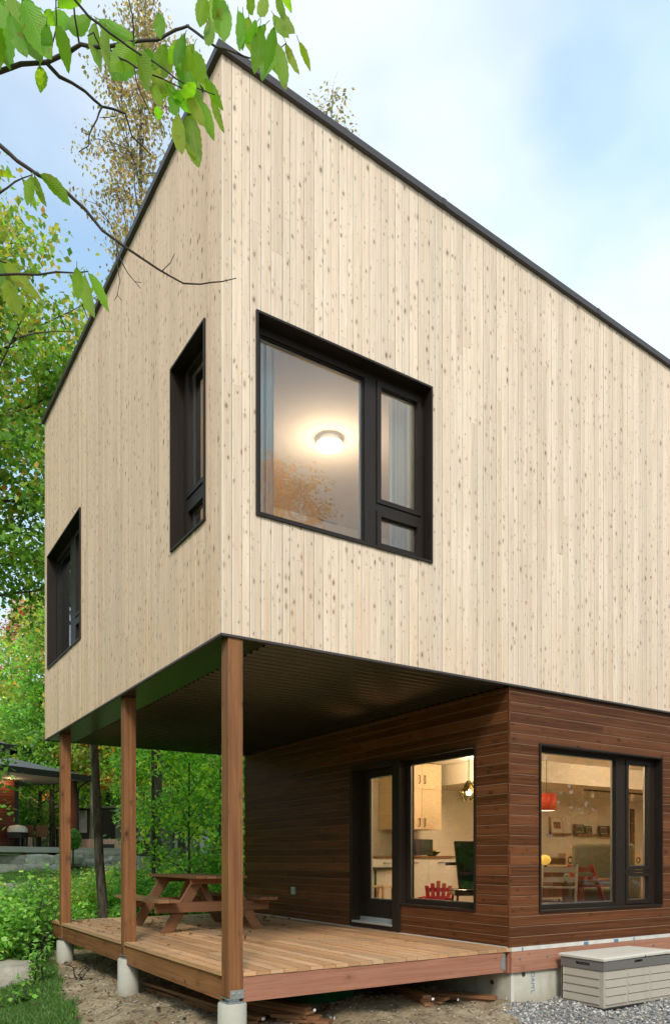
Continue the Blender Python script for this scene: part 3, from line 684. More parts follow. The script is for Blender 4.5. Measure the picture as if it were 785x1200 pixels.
# red drum lamp
ra = at(640, 941, 12.5)
rl = thing('pendant_lamp', 'red drum shade lamp at the left edge of the living room window', 'pendant lamp', (ra.x, ra.y, ZC)); zc = ra.z-ZC
m = MB(); m.tube([(0, 0, 0), (0, 0, zc+.1)], .005, 6); m.build('cord', M['black'], rl)
m = MB(); m.lathe([(.15, .15), (.155, .15), (.155, -.13), (.15, -.13), (.15, .15)], (0, 0, zc), 28); m.build('lamp_shade', plain('red_fabric', (.50, .045, .02), .7, Emission_Color=(.8, .07, .02, 1), Emission_Strength=.12), rl, True)
m = MB(); m.lathe([(.149, -.125), (0, -.126)], (0, 0, zc), 28); m.build('diffuser', emit('lit_diffuser', (1., .75, .45), 3.5), rl)
# sideboard, speakers, globe
def speaker(nm, loc, w, h, d, label, cones):
    t = thing(nm, label, 'speaker', loc); mb = MB(); mb.bx(-w/2, w/2, -d/2, d/2, 0, h, 'z'); mb.build('cabinet', M['light_wood'], t, bevel=.004)
    for (z, r) in cones:
        mb = MB(); pr = [(r, 0), (r*.92, .008), (r*.35, -.012), (0, -.004)]
        n = 20; base = [[(rr*math.cos(2*math.pi*k/n), -d/2-.004-zz, z+rr*math.sin(2*math.pi*k/n)) for k in range(n)] for rr, zz in pr]
        for r0, r1 in zip(base, base[1:]):
            for k in range(n): mb.face([r0[k], r0[(k+1) % n], r1[(k+1) % n], r1[k]])
        mb.build('cone', M['black'], t, True)
sb0, sb1 = on(625, 1030, 1, 4.45), on(668, 1030, 1, 4.45); sbt = on(668, 1013, 1, 4.45).z
sbd = thing('sideboard', 'low wooden sideboard under the picture ledges', 'sideboard', ((sb0.x+sb1.x)/2, 4.5, ZF)); w = (sb1.x-sb0.x)/2
m = MB(); m.bx(-w, w, -.2, .25, .08, sbt-ZF, 'x'); m.build('cabinet_body', M['light_wood'], sbd)
for k in range(3): m = MB(); m.bx(-w+.01+k*2*w/3, -w-.01+(k+1)*2*w/3, -.215, -.201, .12, sbt-ZF-.04, 'x'); m.build('drawer', M['walnut'], sbd)
for a in (-w+.05, w-.05):
    for b in (-.15, .2): m = MB(); m.tube([(a, b, .08), (a, b, 0)], .02, 8); m.build('leg', M['walnut'], sbd)
spx = on(668, 1010, 1, 4.45)
speaker('speaker', (spx.x-.14, 4.45, sbt), .24, on(668, 1000, 1, 4.45).z-sbt, .22, 'light wood speaker standing on the sideboard', ((on(668, 1008, 1, 4.3).z-sbt, .08),))
amp = on(655, 1008, 1, 4.45)
t_ = thing('record_player', 'brown record player on the sideboard beside the speaker', 'record player', (amp.x-.25, 4.45, sbt)); m = MB(); m.bx(-.24, .24, -.16, .16, .01, .13); m.build('player_body', M['walnut'], t_, bevel=.005)
m = MB(); m.lathe([(0, .14), (.13, .14), (.13, .148), (0, .148)], n=24); m.build('platter', M['black'], t_)
tw = on(741, 1045, 1, 4.2)
speaker('tower_speaker', (tw.x, 4.2, ZF), .26, on(741, 1000, 1, 4.1).z-ZF, .26, 'tall light wood floor speaker seen through the sash', ((on(741, 1008, 1, 4.05).z-ZF, .07), (on(741, 1035, 1, 4.05).z-ZF, .09)))
gp = at(638, 1009, 12.2)
gl = thing('globe_lamp', 'small yellow globe lamp on the sideboard', 'lamp', (gp.x, gp.y, gp.z-.1))
m = MB(); m.lathe([(0, 0), (.04, 0), (.03, .03), (.02, .04)], n=12); m.build('lamp_base', M['walnut'], gl, True)
m = MB(); m.lathe([(.02, .035), (.075, .06), (.1, .12), (.075, .18), (0, .205)], n=18); m.build('lamp_shade', plain('yellow_glass', (.8, .55, .12), .4, Emission_Color=(1, .6, .1, 1), Emission_Strength=.6), gl, True)
# armchair
ap = at(705, 1030, 11.6)
ac = thing('armchair', 'grey green high backed armchair in the living room window', 'armchair', (ap.x, ap.y, ZF), YAW+rad(68))
M['sofa'] = plain('grey_green_fabric', (.17, .17, .12), .9, var=.15, scale=30., bump=.4)
def soft(name, x0, x1, y0, y1, z0, z1, par, mat):
    mb = MB(); mb.bx(x0, x1, y0, y1, z0, z1); o = mb.build(name, mat, par, True, bevel=.07); o.modifiers['bevel'].segments = 5; return o
soft('seat', -.42, .42, -.35, .35, .18, .45, ac, M['sofa']); soft('backrest', -.47, .47, -.52, -.27, .2, 1.12, ac, M['sofa'])
soft('armrest', -.55, -.38, -.45, .38, .18, .66, ac, M['sofa']); soft('armrest', .38, .55, -.45, .38, .18, .66, ac, M['sofa'])
for a in (-.42, .42):
    for b in (-.42, .32): m = MB(); m.tube([(a, b, .2), (a*1.05, b*1.05, 0)], .02, 8); m.build('leg', M['walnut'], ac)
# dining table
dp = at(672, 1046, 10.6)
dt = thing('dining_table', 'dark red brown dining table between the two high chairs', 'table', (dp.x, dp.y, ZF), rad(5))
tz = at(672, 1030, 10.6).z-ZF
m = MB(); m.bx(-.75, .75, -.4, .4, tz-.035, tz, 'x'); m.build('tabletop', M['table'], dt, bevel=.004)
for a in (-.68, .68):
    for b in (-.34, .34): m = MB(); m.bx(a-.03, a+.03, b-.03, b+.03, 0, tz-.035, 'z'); m.build('leg', M['table'], dt)
def high_chair(px, Zd, rz, mat, label, top_py):
    p = at(px, 1045, Zd); t = thing('high_chair', label, 'high chair', (p.x, p.y, ZF), rz, 'high chairs at the dining table')
    H = at(px, top_py, Zd).z-ZF
    for s in (-1, 1):
        mb = MB(); mb.box((s*.22-.012, -.30, 0), (0, .34, H), (.024, 0, 0), (0, .055, -.01)); mb.build('upright', mat, t)
        mb = MB(); mb.bx(s*.22-.014, s*.22+.014, -.32, .22, 0, .035, 'y'); mb.build('leg', mat, t)
    for z, y0, y1, nm in ((.28, -.10, .22, 'footrest'), (.5, -.12, .16, 'seat')):
        mb = MB(); mb.bx(-.21, .21, y0-.1, y1-.1, z, z+.018); mb.build(nm, mat, t)
    for z in (H-.07, H-.2): mb = MB(); mb.bx(-.21, .21, -.30+.34*z/H+.015, -.30+.34*z/H+.035, z-.035, z+.035); mb.build('back_slat', mat, t)
high_chair(655, 9.9, YAW-rad(115), M['light_wood'], 'pale wooden high chair close behind the living room window', 1013)
high_chair(684, 10.3, YAW-rad(60), plain('red_painted_wood', (.42, .045, .025), .4), 'red high chair behind the living room window', 1013)
# track light bar
ta, tb2 = on(641, 919, 1, 4.3), on(722, 929, 1, 4.3)
tk = thing('track_light', 'thin ceiling track with small spots above the picture ledges', 'track light', (ta.x, 3.4, ZC-.36))
m = MB(); m.bx(0, 3.2, -.02, .02, -.03, -.002, 'x'); m.build('rail', M['black'], tk)
for k in range(3): m = MB(); m.tube([(.2+k*1.2, 0, -.03), (.2+k*1.2, 0, -.07), (.26+k*1.2, .05, -.13)], [.02, .03, .04], 10); m.build('spot_head', M['white'], tk)
# ================================================================== PORCH POSTS, DECK, TABLE
random.seed(11)
def depth_of(x, y): return (x-CAM.x)*FW.x+(y-CAM.y)*FW.y
def sstep(x): x = np.clip(x, 0, 1); return x*x*(3-2*x)
def ground_np(x, y):
    s = (x-CAM.x)*FW.x+(y-CAM.y)*FW.y
    prof = np.interp(s, [-1000, 0, 7, 9, 12, 16, 20, 23, 24.2, 30, 40, 60, 120, 400], [-.7, -.72, -.86, -.84, -.66, -.15, .28, .55, .60, .85, 1.2, 2.2, 6, 14])
    w = sstep((x+1.15)/1.1)*sstep((10.5-y)/3.5)
    base = -.62+.10*sstep((x-.3)/1.2)*sstep((3.2-x)/1.5)*sstep((5.5-y)/2)*sstep((y+.2)/1.)-.05*sstep((-y)/1.5)
    return prof*(1-w)+base*w
def gh(x, y): return float(ground_np(np.array([x], float), np.array([y], float))[0])

PC = ((.135, .075), (.135, 2.95), (.135, 6.06)); PW = .14
foots = (-.262, -.20, -.27)
labs = ('nearest red brown porch post at the corner of the house, on a metal bracket', 'middle red brown porch post beside the picnic table', 'farthest red brown porch post under the far corner of the house')
fh = plain('cast_concrete', (.44, .415, .35), .85, var=.2, scale=5., bump=.3, dirt=(-.62, -.40))
for i, ((x, y), zf, lb) in enumerate(zip(PC, foots, labs)):
    t = thing('porch_post', lb, 'post', (x, y, 0), group='posts carrying the upper floor')
    m = MB(); h = PW/2; m.box((-h, -h, zf+.05), (0, 0, Z0-.016-zf-.05), (PW, 0, 0), (0, PW, 0), rnd=(.3+.17*i, .62, .2+.2*i))
    m.build('post_body', M['post'], t, bevel=.006)
    m = MB(); g_ = gh(x, y)
    m.lathe([(.001, zf), (.118, zf), (.125, zf-.012), (.127, g_-.4)], n=32); f = m.build('concrete_footing', fh, t, True); f.modifiers.new('e', 'EDGE_SPLIT').split_angle = rad(35)
    m = MB(); q = h+.004
    m.bx(-h-.01, h+.01, -h-.01, h+.01, zf+.004, zf+.012)
    m.bx(-.05, .05, -.04, .04, zf+.012, zf+.045)
    for sy in (-1, 1):
        m.bx(-.055, .075, sy*q-.003, sy*q+.003, zf+.046, zf+.115)
        for bx_ in (-.02, .04): m.tube([(bx_, sy*(q+.002), zf+.085), (bx_, sy*(q+.012), zf+.085)], .010, 6)
    m.bx(-h-.012, h+.012, -h-.006, h+.006, zf+.04, zf+.0475)
    m.build('post_bracket', M['steel'], t)
# deck
deck = thing('deck', 'red brown timber deck under the overhanging upper floor', 'deck', (0, 0, 0))
DX0, DX1, DY0, DY1 = .068, PX-.006, .004, 6.62
m = MB(); x = DX0-.012
while x < DX1-.02:
    w = .138; x2 = min(x+w, DX1)
    y = DY0-.006+random.uniform(0, .006); j = [y]; yy = y+random.uniform(1.2, 4.2)
    while yy < DY1-.5: j.append(yy); yy += random.uniform(2.4, 4.2)
    j.append(DY1)
    for a, b in zip(j, j[1:]):
        zt = random.uniform(-.0015, .0015)
        segs = [(a, b, x+.003, x2-.003)]
        # notch round the posts
        out = []
        for (sa, sb, xa, xb) in segs:
            cur = sa
            for (cx_, cy_) in PC:
                p0, p1 = cy_-PW/2-.004, cy_+PW/2+.004; q0, q1 = cx_-PW/2-.004, cx_+PW/2+.004
                if xa < q1 and xb > q0 and sa < p1 and sb > p0:
                    if p0 > cur: out.append((cur, p0, xa, xb))
                    if xa < q0-.01: out.append((max(cur, p0), min(sb, p1), xa, q0))
                    if xb > q1+.01: out.append((max(cur, p0), min(sb, p1), q1, xb))
                    cur = p1
            if cur < sb: out.append((cur, sb, xa, xb))
        rnd = (random.random(), random.random(), random.random())
        for (sa, sb, xa, xb) in out:
            if sb-sa > .004: m.bx(xa, xb, sa+.0012, sb-.0012, -.036+zt, zt, 'y', rnd)
    x = x2
m.build('deck_boards', M['deck'], deck)
m = MB(); m.bx(PC[0][0]+PW/2+.003, PX-.10, .012, .052, -.258, -.040, 'x', (.4, .3, .2)); tag(m.build('rim_beam', M['beam'], deck), 'pinkish red front beam')
m = MB()
m.bx(.078, .116, PC[0][1]+PW/2+.003, PC[1][1]-PW/2-.003, -.256, -.041, 'y', (.7, .2, .8)); m.bx(.079, .117, PC[1][1]+PW/2+.003, PC[2][1]-PW/2-.003, -.257, -.042, 'y', (.1, .6, .4))
m.bx(.079, .117, PC[2][1]+PW/2+.003, DY1-.01, -.257, -.042, 'y', (.3, .6, .5)); m.build('rim_beam', M['post'], deck)
m = MB()
y = .5
while y < 6.4: m.bx(.12, PX-.01, y, y+.038, -.25, -.043, 'x'); y += .5
m.build('joist', M['post'], deck)
m = MB(); m.bx(PX-.115, PX-.085, .004, .0115, -.235, -.055, 'z'); m.bx(PX-.145, PX-.115, .0045, .0112, -.225, -.10, 'z'); m.build('joist_hanger', M['steel'], deck)
# screws: dark dots in rows
m = MB()
x = DX0-.012
while x < DX1-.1:
    y = .03
    while y < 6.5:
        for dx in (.03, .108): m.tube([(x+dx, y, -.002), (x+dx, y, .0028)], .0035, 6)
        y += .5
    x += .138
sc_ = m.build('screw', M['trim'], deck); sc_['kind'] = 'stuff'

# picnic table
pt = thing('picnic_table', 'red brown wooden picnic table with two fixed benches on the deck', 'picnic table', (1.51, 4.25, 0))
def planks(name, x0, x1, y0, y1, z, n, th=.038, par=pt):
    mb = MB(); w = (x1-x0)/n
    for k in range(n): mb.bx(x0+k*w+.003, x0+(k+1)*w-.003, y0, y1, z-th, z, 'y')
    o = mb.build(name, M['table'], par, bevel=.003); return o
TL = .93
planks('tabletop', -.37, .37, -TL, TL, .755, 5); planks('bench', -.88, -.58, -TL, TL, .45, 2); planks('bench', .56, .84, -TL, TL, .45, 2)
for yy in (-.63, .63):
    for s in (-1, 1):
        m = MB(); x0, x1 = s*.66, s*.20; d = V((x1-x0, 0, .717)); 
        wv = V((.172, 0, 0))
        off = .021 if s < 0 else -.021
        # a leg sawn level at both ends
        m.box((x0-.0775, yy+off-.019, 0), d, wv, (0, .038, 0)); m.build('leg', M['table'], pt, bevel=.003)
    m = MB(); m.bx(-.84, .82, yy-.0625, yy-.042, .27, .408, 'x') if yy < 0 else m.bx(-.84, .82, yy+.042, yy+.0625, .27, .408, 'x'); m.build('cross_beam', M['table'], pt, bevel=.003)
    m = MB(); m.bx(-.35, .35, yy-.0625, yy-.042, .64, .716, 'x') if yy < 0 else m.bx(-.35, .35, yy+.042, yy+.0625, .64, .716, 'x'); m.build('top_batten', M['table'], pt)
    s = -1 if yy < 0 else 1
    m = MB(); m.box((-.035, yy-s*.05, .33), (0, -s*.42, .39), (.07, 0, 0), (0, 0, .05)); m.build('brace', M['table'], pt)
m = MB()
for yy in (-.655, .655):
    for bx_, bz in ((-.45, .35), (-.39, .36), (.45, .35), (.39, .36), (-.28, .67), (.28, .67)):
        m.tube([(bx_, yy-.012*(1 if yy > 0 else -1), bz), (bx_, yy+.012*(1 if yy > 0 else -1), bz)], .009, 8)
bo = m.build('bolts', M['steel'], pt); bo['kind'] = 'stuff'

# storage box beside the wall
gz = -.665
M['lid'] = plain('cream_plastic', (.58, .54, .46), .5, var=.06, scale=2.); M['panel'] = plain('beige_plastic', (.42, .365, .30), .6, var=.07, scale=3., dirt=(.0, .17), bump=.05)
M['band'] = plain('grey_plastic', (.155, .14, .13), .5, var=.06)
bxx = thing('storage_box', 'beige louvred plastic storage box with a grey band and cream lid by the wall', 'storage box', (4.745, -.38, gz))
HX, HYb, HB = .605, .285, .575
m = MB(); m.bx(-HX-.012, HX+.012, -HYb-.012, HYb, -.03, .035, 'x')
m.bx(-HX+.02, HX-.02, -HYb+.02, HYb-.02, .035, .44, 'x'); tag(m.build('base', M['black'], bxx, bevel=.006), 'black base')
def louvre(mb, P, w, z0, z1, rows):
    """P(s, d, z): louvred panel, s along the face, d outward"""
    h = (z1-z0)/rows
    for k in range(rows):
        a, b = z0+k*h, z0+(k+1)*h
        prof = [(a, .000), (a+.006, .017), (b-.02, .006), (b, .000)]
        for (za, da), (zb, db) in zip(prof, prof[1:]): mb.face([P(0, da, za), P(w, da, za), P(w, db, zb), P(0, db, zb)])
        for s in (0, w): mb.face([P(s, d, z) for z, d in prof])
m = MB(); z0, z1 = .035, .44
cols = [(-HX, -HX+.035), (-HX/3-.018, -HX/3+.018), (HX/3-.018, HX/3+.018), (HX-.035, HX)]
for a, b in cols: m.bx(a, b, -HYb-.002, -HYb+.02, z0, z1, 'z')
for (a, b), (c, d) in zip(cols, cols[1:]):
    louvre(m, lambda s, dd, z, b=b: (b+s, -HYb+.004-dd*.8, z), c-b, z0+.03, z1-.01, 4); m.bx(b, c, -HYb+.002, -HYb+.02, z0, z0+.03); m.bx(b, c, -HYb+.002, -HYb+.02, z1-.01, z1)
m.build('front_panel', M['panel'], bxx, bevel=.004)
for s in (-1, 1):
    m = MB(); xo = s*HX
    for a, b in ((-HYb+.0205, -HYb+.055), (HYb-.035, HYb)): m.bx(min(xo, xo-s*.02), max(xo, xo-s*.02), a, b, z0, z1, 'z')
    louvre(m, lambda q, dd, z: (xo-s*.004+s*dd*.8, -HYb+.055+q, z), 2*HYb-.09, z0+.03, z1-.01, 4)
    m.bx(min(xo-s*.02, xo-s*.003), max(xo-s*.02, xo-s*.003), -HYb+.055, HYb-.035, z0, z0+.03); m.bx(min(xo-s*.02, xo-s*.003), max(xo-s*.02, xo-s*.003), -HYb+.055, HYb-.035, z1-.01, z1)
    m.build('side_panel', M['panel'], bxx, bevel=.004)
m = MB(); m.bx(-HX, HX, HYb-.02, HYb, z0, z1); m.build('back_panel', M['panel'], bxx)
m = MB(); holed_slab(m, O0, X, Z, Y, -HX-.010, HX+.010, z1, z1+.10, [(-.09, .06, z1+.055, z1+.085)], -HYb-.012, -HYb+.02)
holed_slab(m, O0, Y, Z, X, -HYb+.0205, HYb, z1, z1+.10, [(-.11, .08, z1+.035, z1+.07)], -HX-.010, -HX+.02)
holed_slab(m, O0, Y, Z, X, -HYb+.0205, HYb, z1, z1+.10, [(-.11, .08, z1+.035, z1+.07)], HX-.02, HX+.010); m.bx(-HX+.02, HX-.02, HYb-.02, HYb, z1, z1+.10)
m.bx(-HX+.03, HX-.03, -HYb+.04, HYb-.03, z1+.0, z1+.09)
m.build('grey_band', M['band'], bxx)
m = MB(); lz = z1+.104; ov = .022
def lid_ring(zz, o, tilt=.012): return [V((sx*(HX+o), sy*(HYb+o)-(.0 if sy < 0 else 0), zz+(tilt*(1 if sx > 0 else -.2) if sy < 0 else 0))) for sx, sy in ((-1, -1), (1, -1), (1, 1), (-1, 1))]
rings = [lid_ring(lz, ov), lid_ring(lz+.028, ov+.002), lid_ring(lz+.038, ov-.02), lid_ring(lz+.044, -.1)]
m.face(list(reversed(rings[0])))
for r0, r1 in zip(rings, rings[1:]):
    for k in range(4): m.face([r0[k], r0[(k+1) % 4], r1[(k+1) % 4], r1[k]])
m.face(rings[-1]); m.build('lid', M['lid'], bxx, bevel=.004)
m = MB(); m.tube([(.09, -HYb-ov-.004, lz+.012), (.09, -HYb-ov+.004, lz+.012)], .010, 10); m.build('lock_hole', M['black'], bxx)

# green tub and lumber under the deck
tub_c = at(365, 1168, 8.3); tz = gh(tub_c.x, tub_c.y)
tub = thing('sandbox_tub', 'round dark green plastic tub lying under the deck', 'tub', (tub_c.x, tub_c.y, tz-.03))
m = MB(); m.lathe([(0, 0), (.40, 0), (.46, .03), (.50, .18), (.53, .20), (.53, .215), (.50, .215), (.44, .05), (0, .03)], n=40)
m.build('tub_shell', plain('green_plastic', (.015, .13, .05), .4, var=.15), tub, True)
def stack(px, py, Zd, rz, n, L, lab_kind, labels, group, mat='table'):
    p = at(px, py, Zd); base = gh(p.x, p.y)+.01
    for k in range(n):
        t = thing('lumber_board', labels[k], 'board', (p.x+random.uniform(-.03, .03), p.y+random.uniform(-.04, .04), base+k*.036), rz+random.uniform(-.06, .06), group)
        mb = MB(); w = random.uniform(.09, .135); mb.bx(-w/2, w/2, -L/2+random.uniform(-.08, .08), L/2+random.uniform(-.08, .08), 0, .034, 'y'); mb.build('plank', M[mat], t, bevel=.002)
        if k == n-1:
            mb = MB(); y0 = min(v[1] for v in mb.v) if mb.v else -L/2-.083
            mb.bx(-.018, .012, -L/2-.09, -L/2-.086, .006, .03); mb.build('price_tag', M['white'], t)
def lb(where, n): return [('%s dark stained board %s' % (w, where)) for w in ('lowest', 'second', 'third', 'topmost')[:n-1]+('topmost',)][:n]
def lbl(where, n): ws = {2: ('lower', 'upper'), 3: ('lowest', 'middle', 'topmost'), 4: ('lowest', 'second', 'third', 'topmost')}[n]; return ['%s dark stained board %s' % (w, where) for w in ws]
stack(322, 1186, 7.45, rad(18), 4, 1.0, 0, lbl('of the pile right behind the nearest footing', 4), 'offcut boards behind the nearest footing')
stack(352, 1194, 7.2, rad(40), 2, .5, 0, lbl('of the short pair beside the nearest footing', 2), 'short offcuts beside the nearest footing')
stack(478, 1160, 8.35, rad(-12), 3, .9, 0, lbl('of the pile under the middle of the deck front', 3), 'offcut boards under the middle of the deck front')
stack(506, 1162, 8.25, rad(25), 2, .45, 0, lbl('of the pair right of the middle pile', 2), 'offcuts right of the middle pile')
stack(540, 1156, 8.5, rad(35), 2, .8, 0, lbl('of the pair under the deck end near the foundation', 2), 'offcuts near the foundation')
stack(230, 1165, 8.1, rad(2), 3, 2.6, 0, lbl('of the long boards under the left side of the deck', 3), 'long boards under the left side of the deck')

# ================================================================== GROUND
def axis(lo, hi, step, far, g=1.16):
    a = list(np.arange(lo, hi, step)); s = step; x = hi
    while x < far: a.append(x); s *= g; x += s
    s = step; x = lo-step; left = []
    while x > -far: left.append(x); s *= g; x -= s
    return np.array(left[::-1]+a)
gx, gy = axis(-2.2, 7.4, .055, 420), axis(-2.2, 8.2, .055, 420)
GX, GY = np.meshgrid(gx, gy); GZ = ground_np(GX, GY)
nx, ny = len(gx), len(gy)
fx, fy = GX.ravel(), GY.ravel(); fz = GZ.ravel().copy()
gmask = np.zeros(len(fx)); vmask = np.zeros(len(fx))
for i in range(len(fx)):
    x, y = fx[i], fy[i]
    n1 = mnoise.noise((x*.9, y*.9, 3.)); n2 = mnoise.noise((x*5., y*5., 7.)); 
    near = -4 < x < 9 and -5 < y < 14
    edge = -.82+.15*(y-1)+.16*n1+.10*n2
    g = np.clip((edge-x)/.12+.5, 0, 1) if y < 7.2 else np.clip(1-(7.2-y)*0+(0), 0, 1)
    if y >= 7.2 and x > -.2: g = 1.
    if x > 0.2 and y < 7.6: g = 0.
    if y < -3 or x > 12: g = .35+.5*n1
    gmask[i] = g
    v_ = (x-(3.35+.75*(y+.05)))/.25+.5+.9*n2
    vmask[i] = np.clip(v_, 0, 1) if (y < .05 and x > 1.) else 0
    if near:
        n3 = mnoise.noise((x*16., y*16., 1.)); n4 = mnoise.noise((x*2.2, y*2.2, 9.))
        if g < .5: fz[i] += .06*n4+.032*n2*(1-vmask[i]*.7)+.022*n3*(1-vmask[i]*.6)
        else: fz[i] += .04*n4+.02*n2
    elif abs(x) < 60 and abs(y) < 60: fz[i] += .12*n1
idx = np.arange(nx*ny).reshape(ny, nx)
quads = np.stack([idx[:-1, :-1], idx[:-1, 1:], idx[1:, 1:], idx[1:, :-1]], -1).reshape(-1, 4)
def np_mesh(name, co, faces, k, mat, parent=None, cols=None, smooth=False):
    me = bpy.data.meshes.new(name); me.vertices.add(len(co)); me.vertices.foreach_set('co', np.asarray(co, 'f').ravel())
    nf = len(faces); me.loops.add(nf*k); me.loops.foreach_set('vertex_index', np.asarray(faces, 'i').ravel())
    me.polygons.add(nf); me.polygons.foreach_set('loop_start', np.arange(0, nf*k, k, dtype='i')); me.polygons.foreach_set('loop_total', np.full(nf, k, 'i'))
    if smooth: me.polygons.foreach_set('use_smooth', np.ones(nf, bool))
    me.update(calc_edges=True)
    if cols is not None:
        a = me.color_attributes.new('col', 'FLOAT_COLOR', 'POINT'); a.data.foreach_set('color', np.asarray(cols, 'f').ravel())
    me.materials.append(mat)
    o = bpy.data.objects.new(name, me); COL.objects.link(o); o.parent = parent; return o
t = NT('ground_surface'); p = t.obj(); r, g, b = t.n('ShaderNodeSeparateColor', Color=t.attr('col')[0]).outputs[:3]
na = t.noise(p, 2.5, 5., .6); nb = t.noise(p, 22., 4., .65); nc = t.noise(p, 90., 3., .6)
sand = t.mix(t.ss(na, .35, .62), (.43, .34, .22), (.25, .185, .11)); sand = t.mix(t.ss(nb, .45, .7, 0., .75), sand, (.20, .145, .085))
sand = t.mix(t.ss(nc, .62, .7, 0., .6), sand, (.12, .085, .05)); sand = t.mix(t.ss(nc, .38, .3, 0., .4), sand, (.5, .43, .32))
deb = t.noise(t.vm('MULTIPLY', p, (14., 30., 20.)), 1., 5., .7); sand = t.mix(t.ss(deb, .56, .62, 0., .8), sand, (.10, .06, .035))
grs = t.mix(t.ss(na, .35, .65), (.08, .15, .03), (.13, .21, .045)); grs = t.mix(t.ss(nb, .4, .7), grs, (.05, .12, .02))
grv = t.mix(t.ss(nc, .4, .6), (.16, .15, .135), (.34, .32, .29))
gm = t.ss(t.m('MULTIPLY_ADD', t.m('SUBTRACT', nb, .5), .9, r), .4, .6); vm_ = t.ss(t.m('MULTIPLY_ADD', t.m('SUBTRACT', nb, .5), .9, g), .4, .6)
c = t.mix(gm, sand, grs); c = t.mix(vm_, c, grv)
h = t.m('ADD', t.m('MULTIPLY', nb, .6), t.m('MULTIPLY', nc, .4))
M['ground'] = t.out(t.pbr(c, .95, 0., t.bump(h, .03, .8), .2))
gcol = np.stack([gmask, vmask, np.zeros_like(gmask), np.ones_like(gmask)], -1)
ground = np_mesh('ground', np.stack([fx, fy, fz], -1), quads, 4, M['ground'], cols=gcol, smooth=True); tag(ground, 'sand and grass ground sloping up to the garden', 'ground', kind='structure')
def gsurf(x, y):       # height of the built sheet (bilinear)
    i = np.clip(np.searchsorted(gx, x)-1, 0, nx-2); j = np.clip(np.searchsorted(gy, y)-1, 0, ny-2)
    Zg = fz.reshape(ny, nx); tx = (x-gx[i])/(gx[i+1]-gx[i]); ty = (y-gy[j])/(gy[j+1]-gy[j])
    return Zg[j, i]*(1-tx)*(1-ty)+Zg[j, i+1]*tx*(1-ty)+Zg[j+1, i]*(1-tx)*ty+Zg[j+1, i+1]*tx*ty
def gs(x, y): return float(gsurf(np.array([x]), np.array([y]))[0])
def gmask_at(x, y):
    i = np.clip(np.searchsorted(gx, x)-1, 0, nx-2); j = np.clip(np.searchsorted(gy, y)-1, 0, ny-2); return gmask.reshape(ny, nx)[j, i], vmask.reshape(ny, nx)[j, i]

rng = np.random.default_rng(3)
# colour-attribute material for leaves, blades and pebbles
def leafmat(name, trans=.45, rough=.5, spec=.4, gain=(2.75, 2.25, 2.9), veins=False):
    t = NT(name); c = t.attr('col')[0]
    c = t.mix(.10, t.mix(1., c, gain, 'MULTIPLY'), (.26, .27, .20))
    p_ = t.pbr(c, rough, 0., None, spec)
    tl = t.n('ShaderNodeBsdfTranslucent', Color=t.mix(1., c, (1.6, 1.75, .8), 'MULTIPLY')).outputs[0]
    mx = t.n('ShaderNodeMixShader'); mx.inputs[0].default_value = trans; t.put(mx.inputs[1], p_); t.put(mx.inputs[2], tl); return t.out(mx.outputs[0])
M['leaf'] = leafmat('leaf_surface'); M['blade'] = leafmat('grass_blade', .3, .6, gain=(1.6, 1.5, 1.6))
def pebmat():
    t = NT('pebble_stone'); c = t.attr('col')[0]; n = t.noise(t.obj(), 60., 3.); return t.out(t.pbr(t.mix(1., c, t.xyz(*[t.m('MULTIPLY_ADD', n, .5, .75)]*3), 'MULTIPLY'), .75))
M['pebble'] = pebmat()
# gravel
def pebbles(name, n, xr, yr, smin, smax, test, pal, label, cat, flat=.65):
    x = rng.uniform(*xr, n*3); y = rng.uniform(*yr, n*3); k = test(x, y); x, y = x[k][:n], y[k][:n]; n = len(x); z = gsurf(x, y)
    ico = np.array([(0, 0, 1)]+[(math.cos(a)*.9, math.sin(a)*.9, .42) for a in np.arange(5)*2*math.pi/5]+[(math.cos(a)*.9, math.sin(a)*.9, -.42) for a in (np.arange(5)+.5)*2*math.pi/5]+[(0, 0, -1)])
    F = np.array([(0, i+1, (i+1) % 5+1) for i in range(5)]+[(i+1, i+6, (i+1) % 5+1) for i in range(5)]+[((i+1) % 5+1, i+6, (i+1) % 5+6) for i in range(5)]+[(11, (i+1) % 5+6, i+6) for i in range(5)])
    s = rng.uniform(smin, smax, n); co = ico[None]*rng.uniform(.6, 1.25, (n, 12, 1)); sc = np.stack([rng.uniform(.7, 1.3, n), rng.uniform(.7, 1.2, n), rng.uniform(flat*.7, flat*1.2, n)], -1)
    co = co*sc[:, None]*s[:, None, None]; a = rng.uniform(0, 6.28, n); ti = rng.uniform(-.6, .6, n); ca, sa = np.cos(a), np.sin(a)
    X_, Y_, Z_ = co[..., 0], co[..., 1], co[..., 2]; ct, st_ = np.cos(ti)[:, None], np.sin(ti)[:, None]; X_, Z_ = X_*ct-Z_*st_, X_*st_+Z_*ct
    co = np.stack([X_*ca[:, None]-Y_*sa[:, None]+x[:, None], X_*sa[:, None]+Y_*ca[:, None]+y[:, None], Z_+z[:, None]+s[:, None]*rng.uniform(0, .6, (n, 1))], -1).reshape(-1, 3)
    f = (F[None]+(np.arange(n)*12)[:, None, None]).reshape(-1, 3); pal = np.array(pal); c = pal[rng.integers(0, len(pal), n)]*rng.uniform(.7, 1.25, (n, 1))
    c = np.concatenate([np.repeat(c, 12, 0), np.ones((n*12, 1))], -1)
    o = np_mesh(name, co, f, 3, M['pebble'], cols=c); return tag(o, label, cat, kind='stuff')
greys = [(.42, .40, .37), (.30, .28, .26), (.18, .17, .17), (.52, .50, .46), (.35, .29, .23), (.12, .12, .13)]
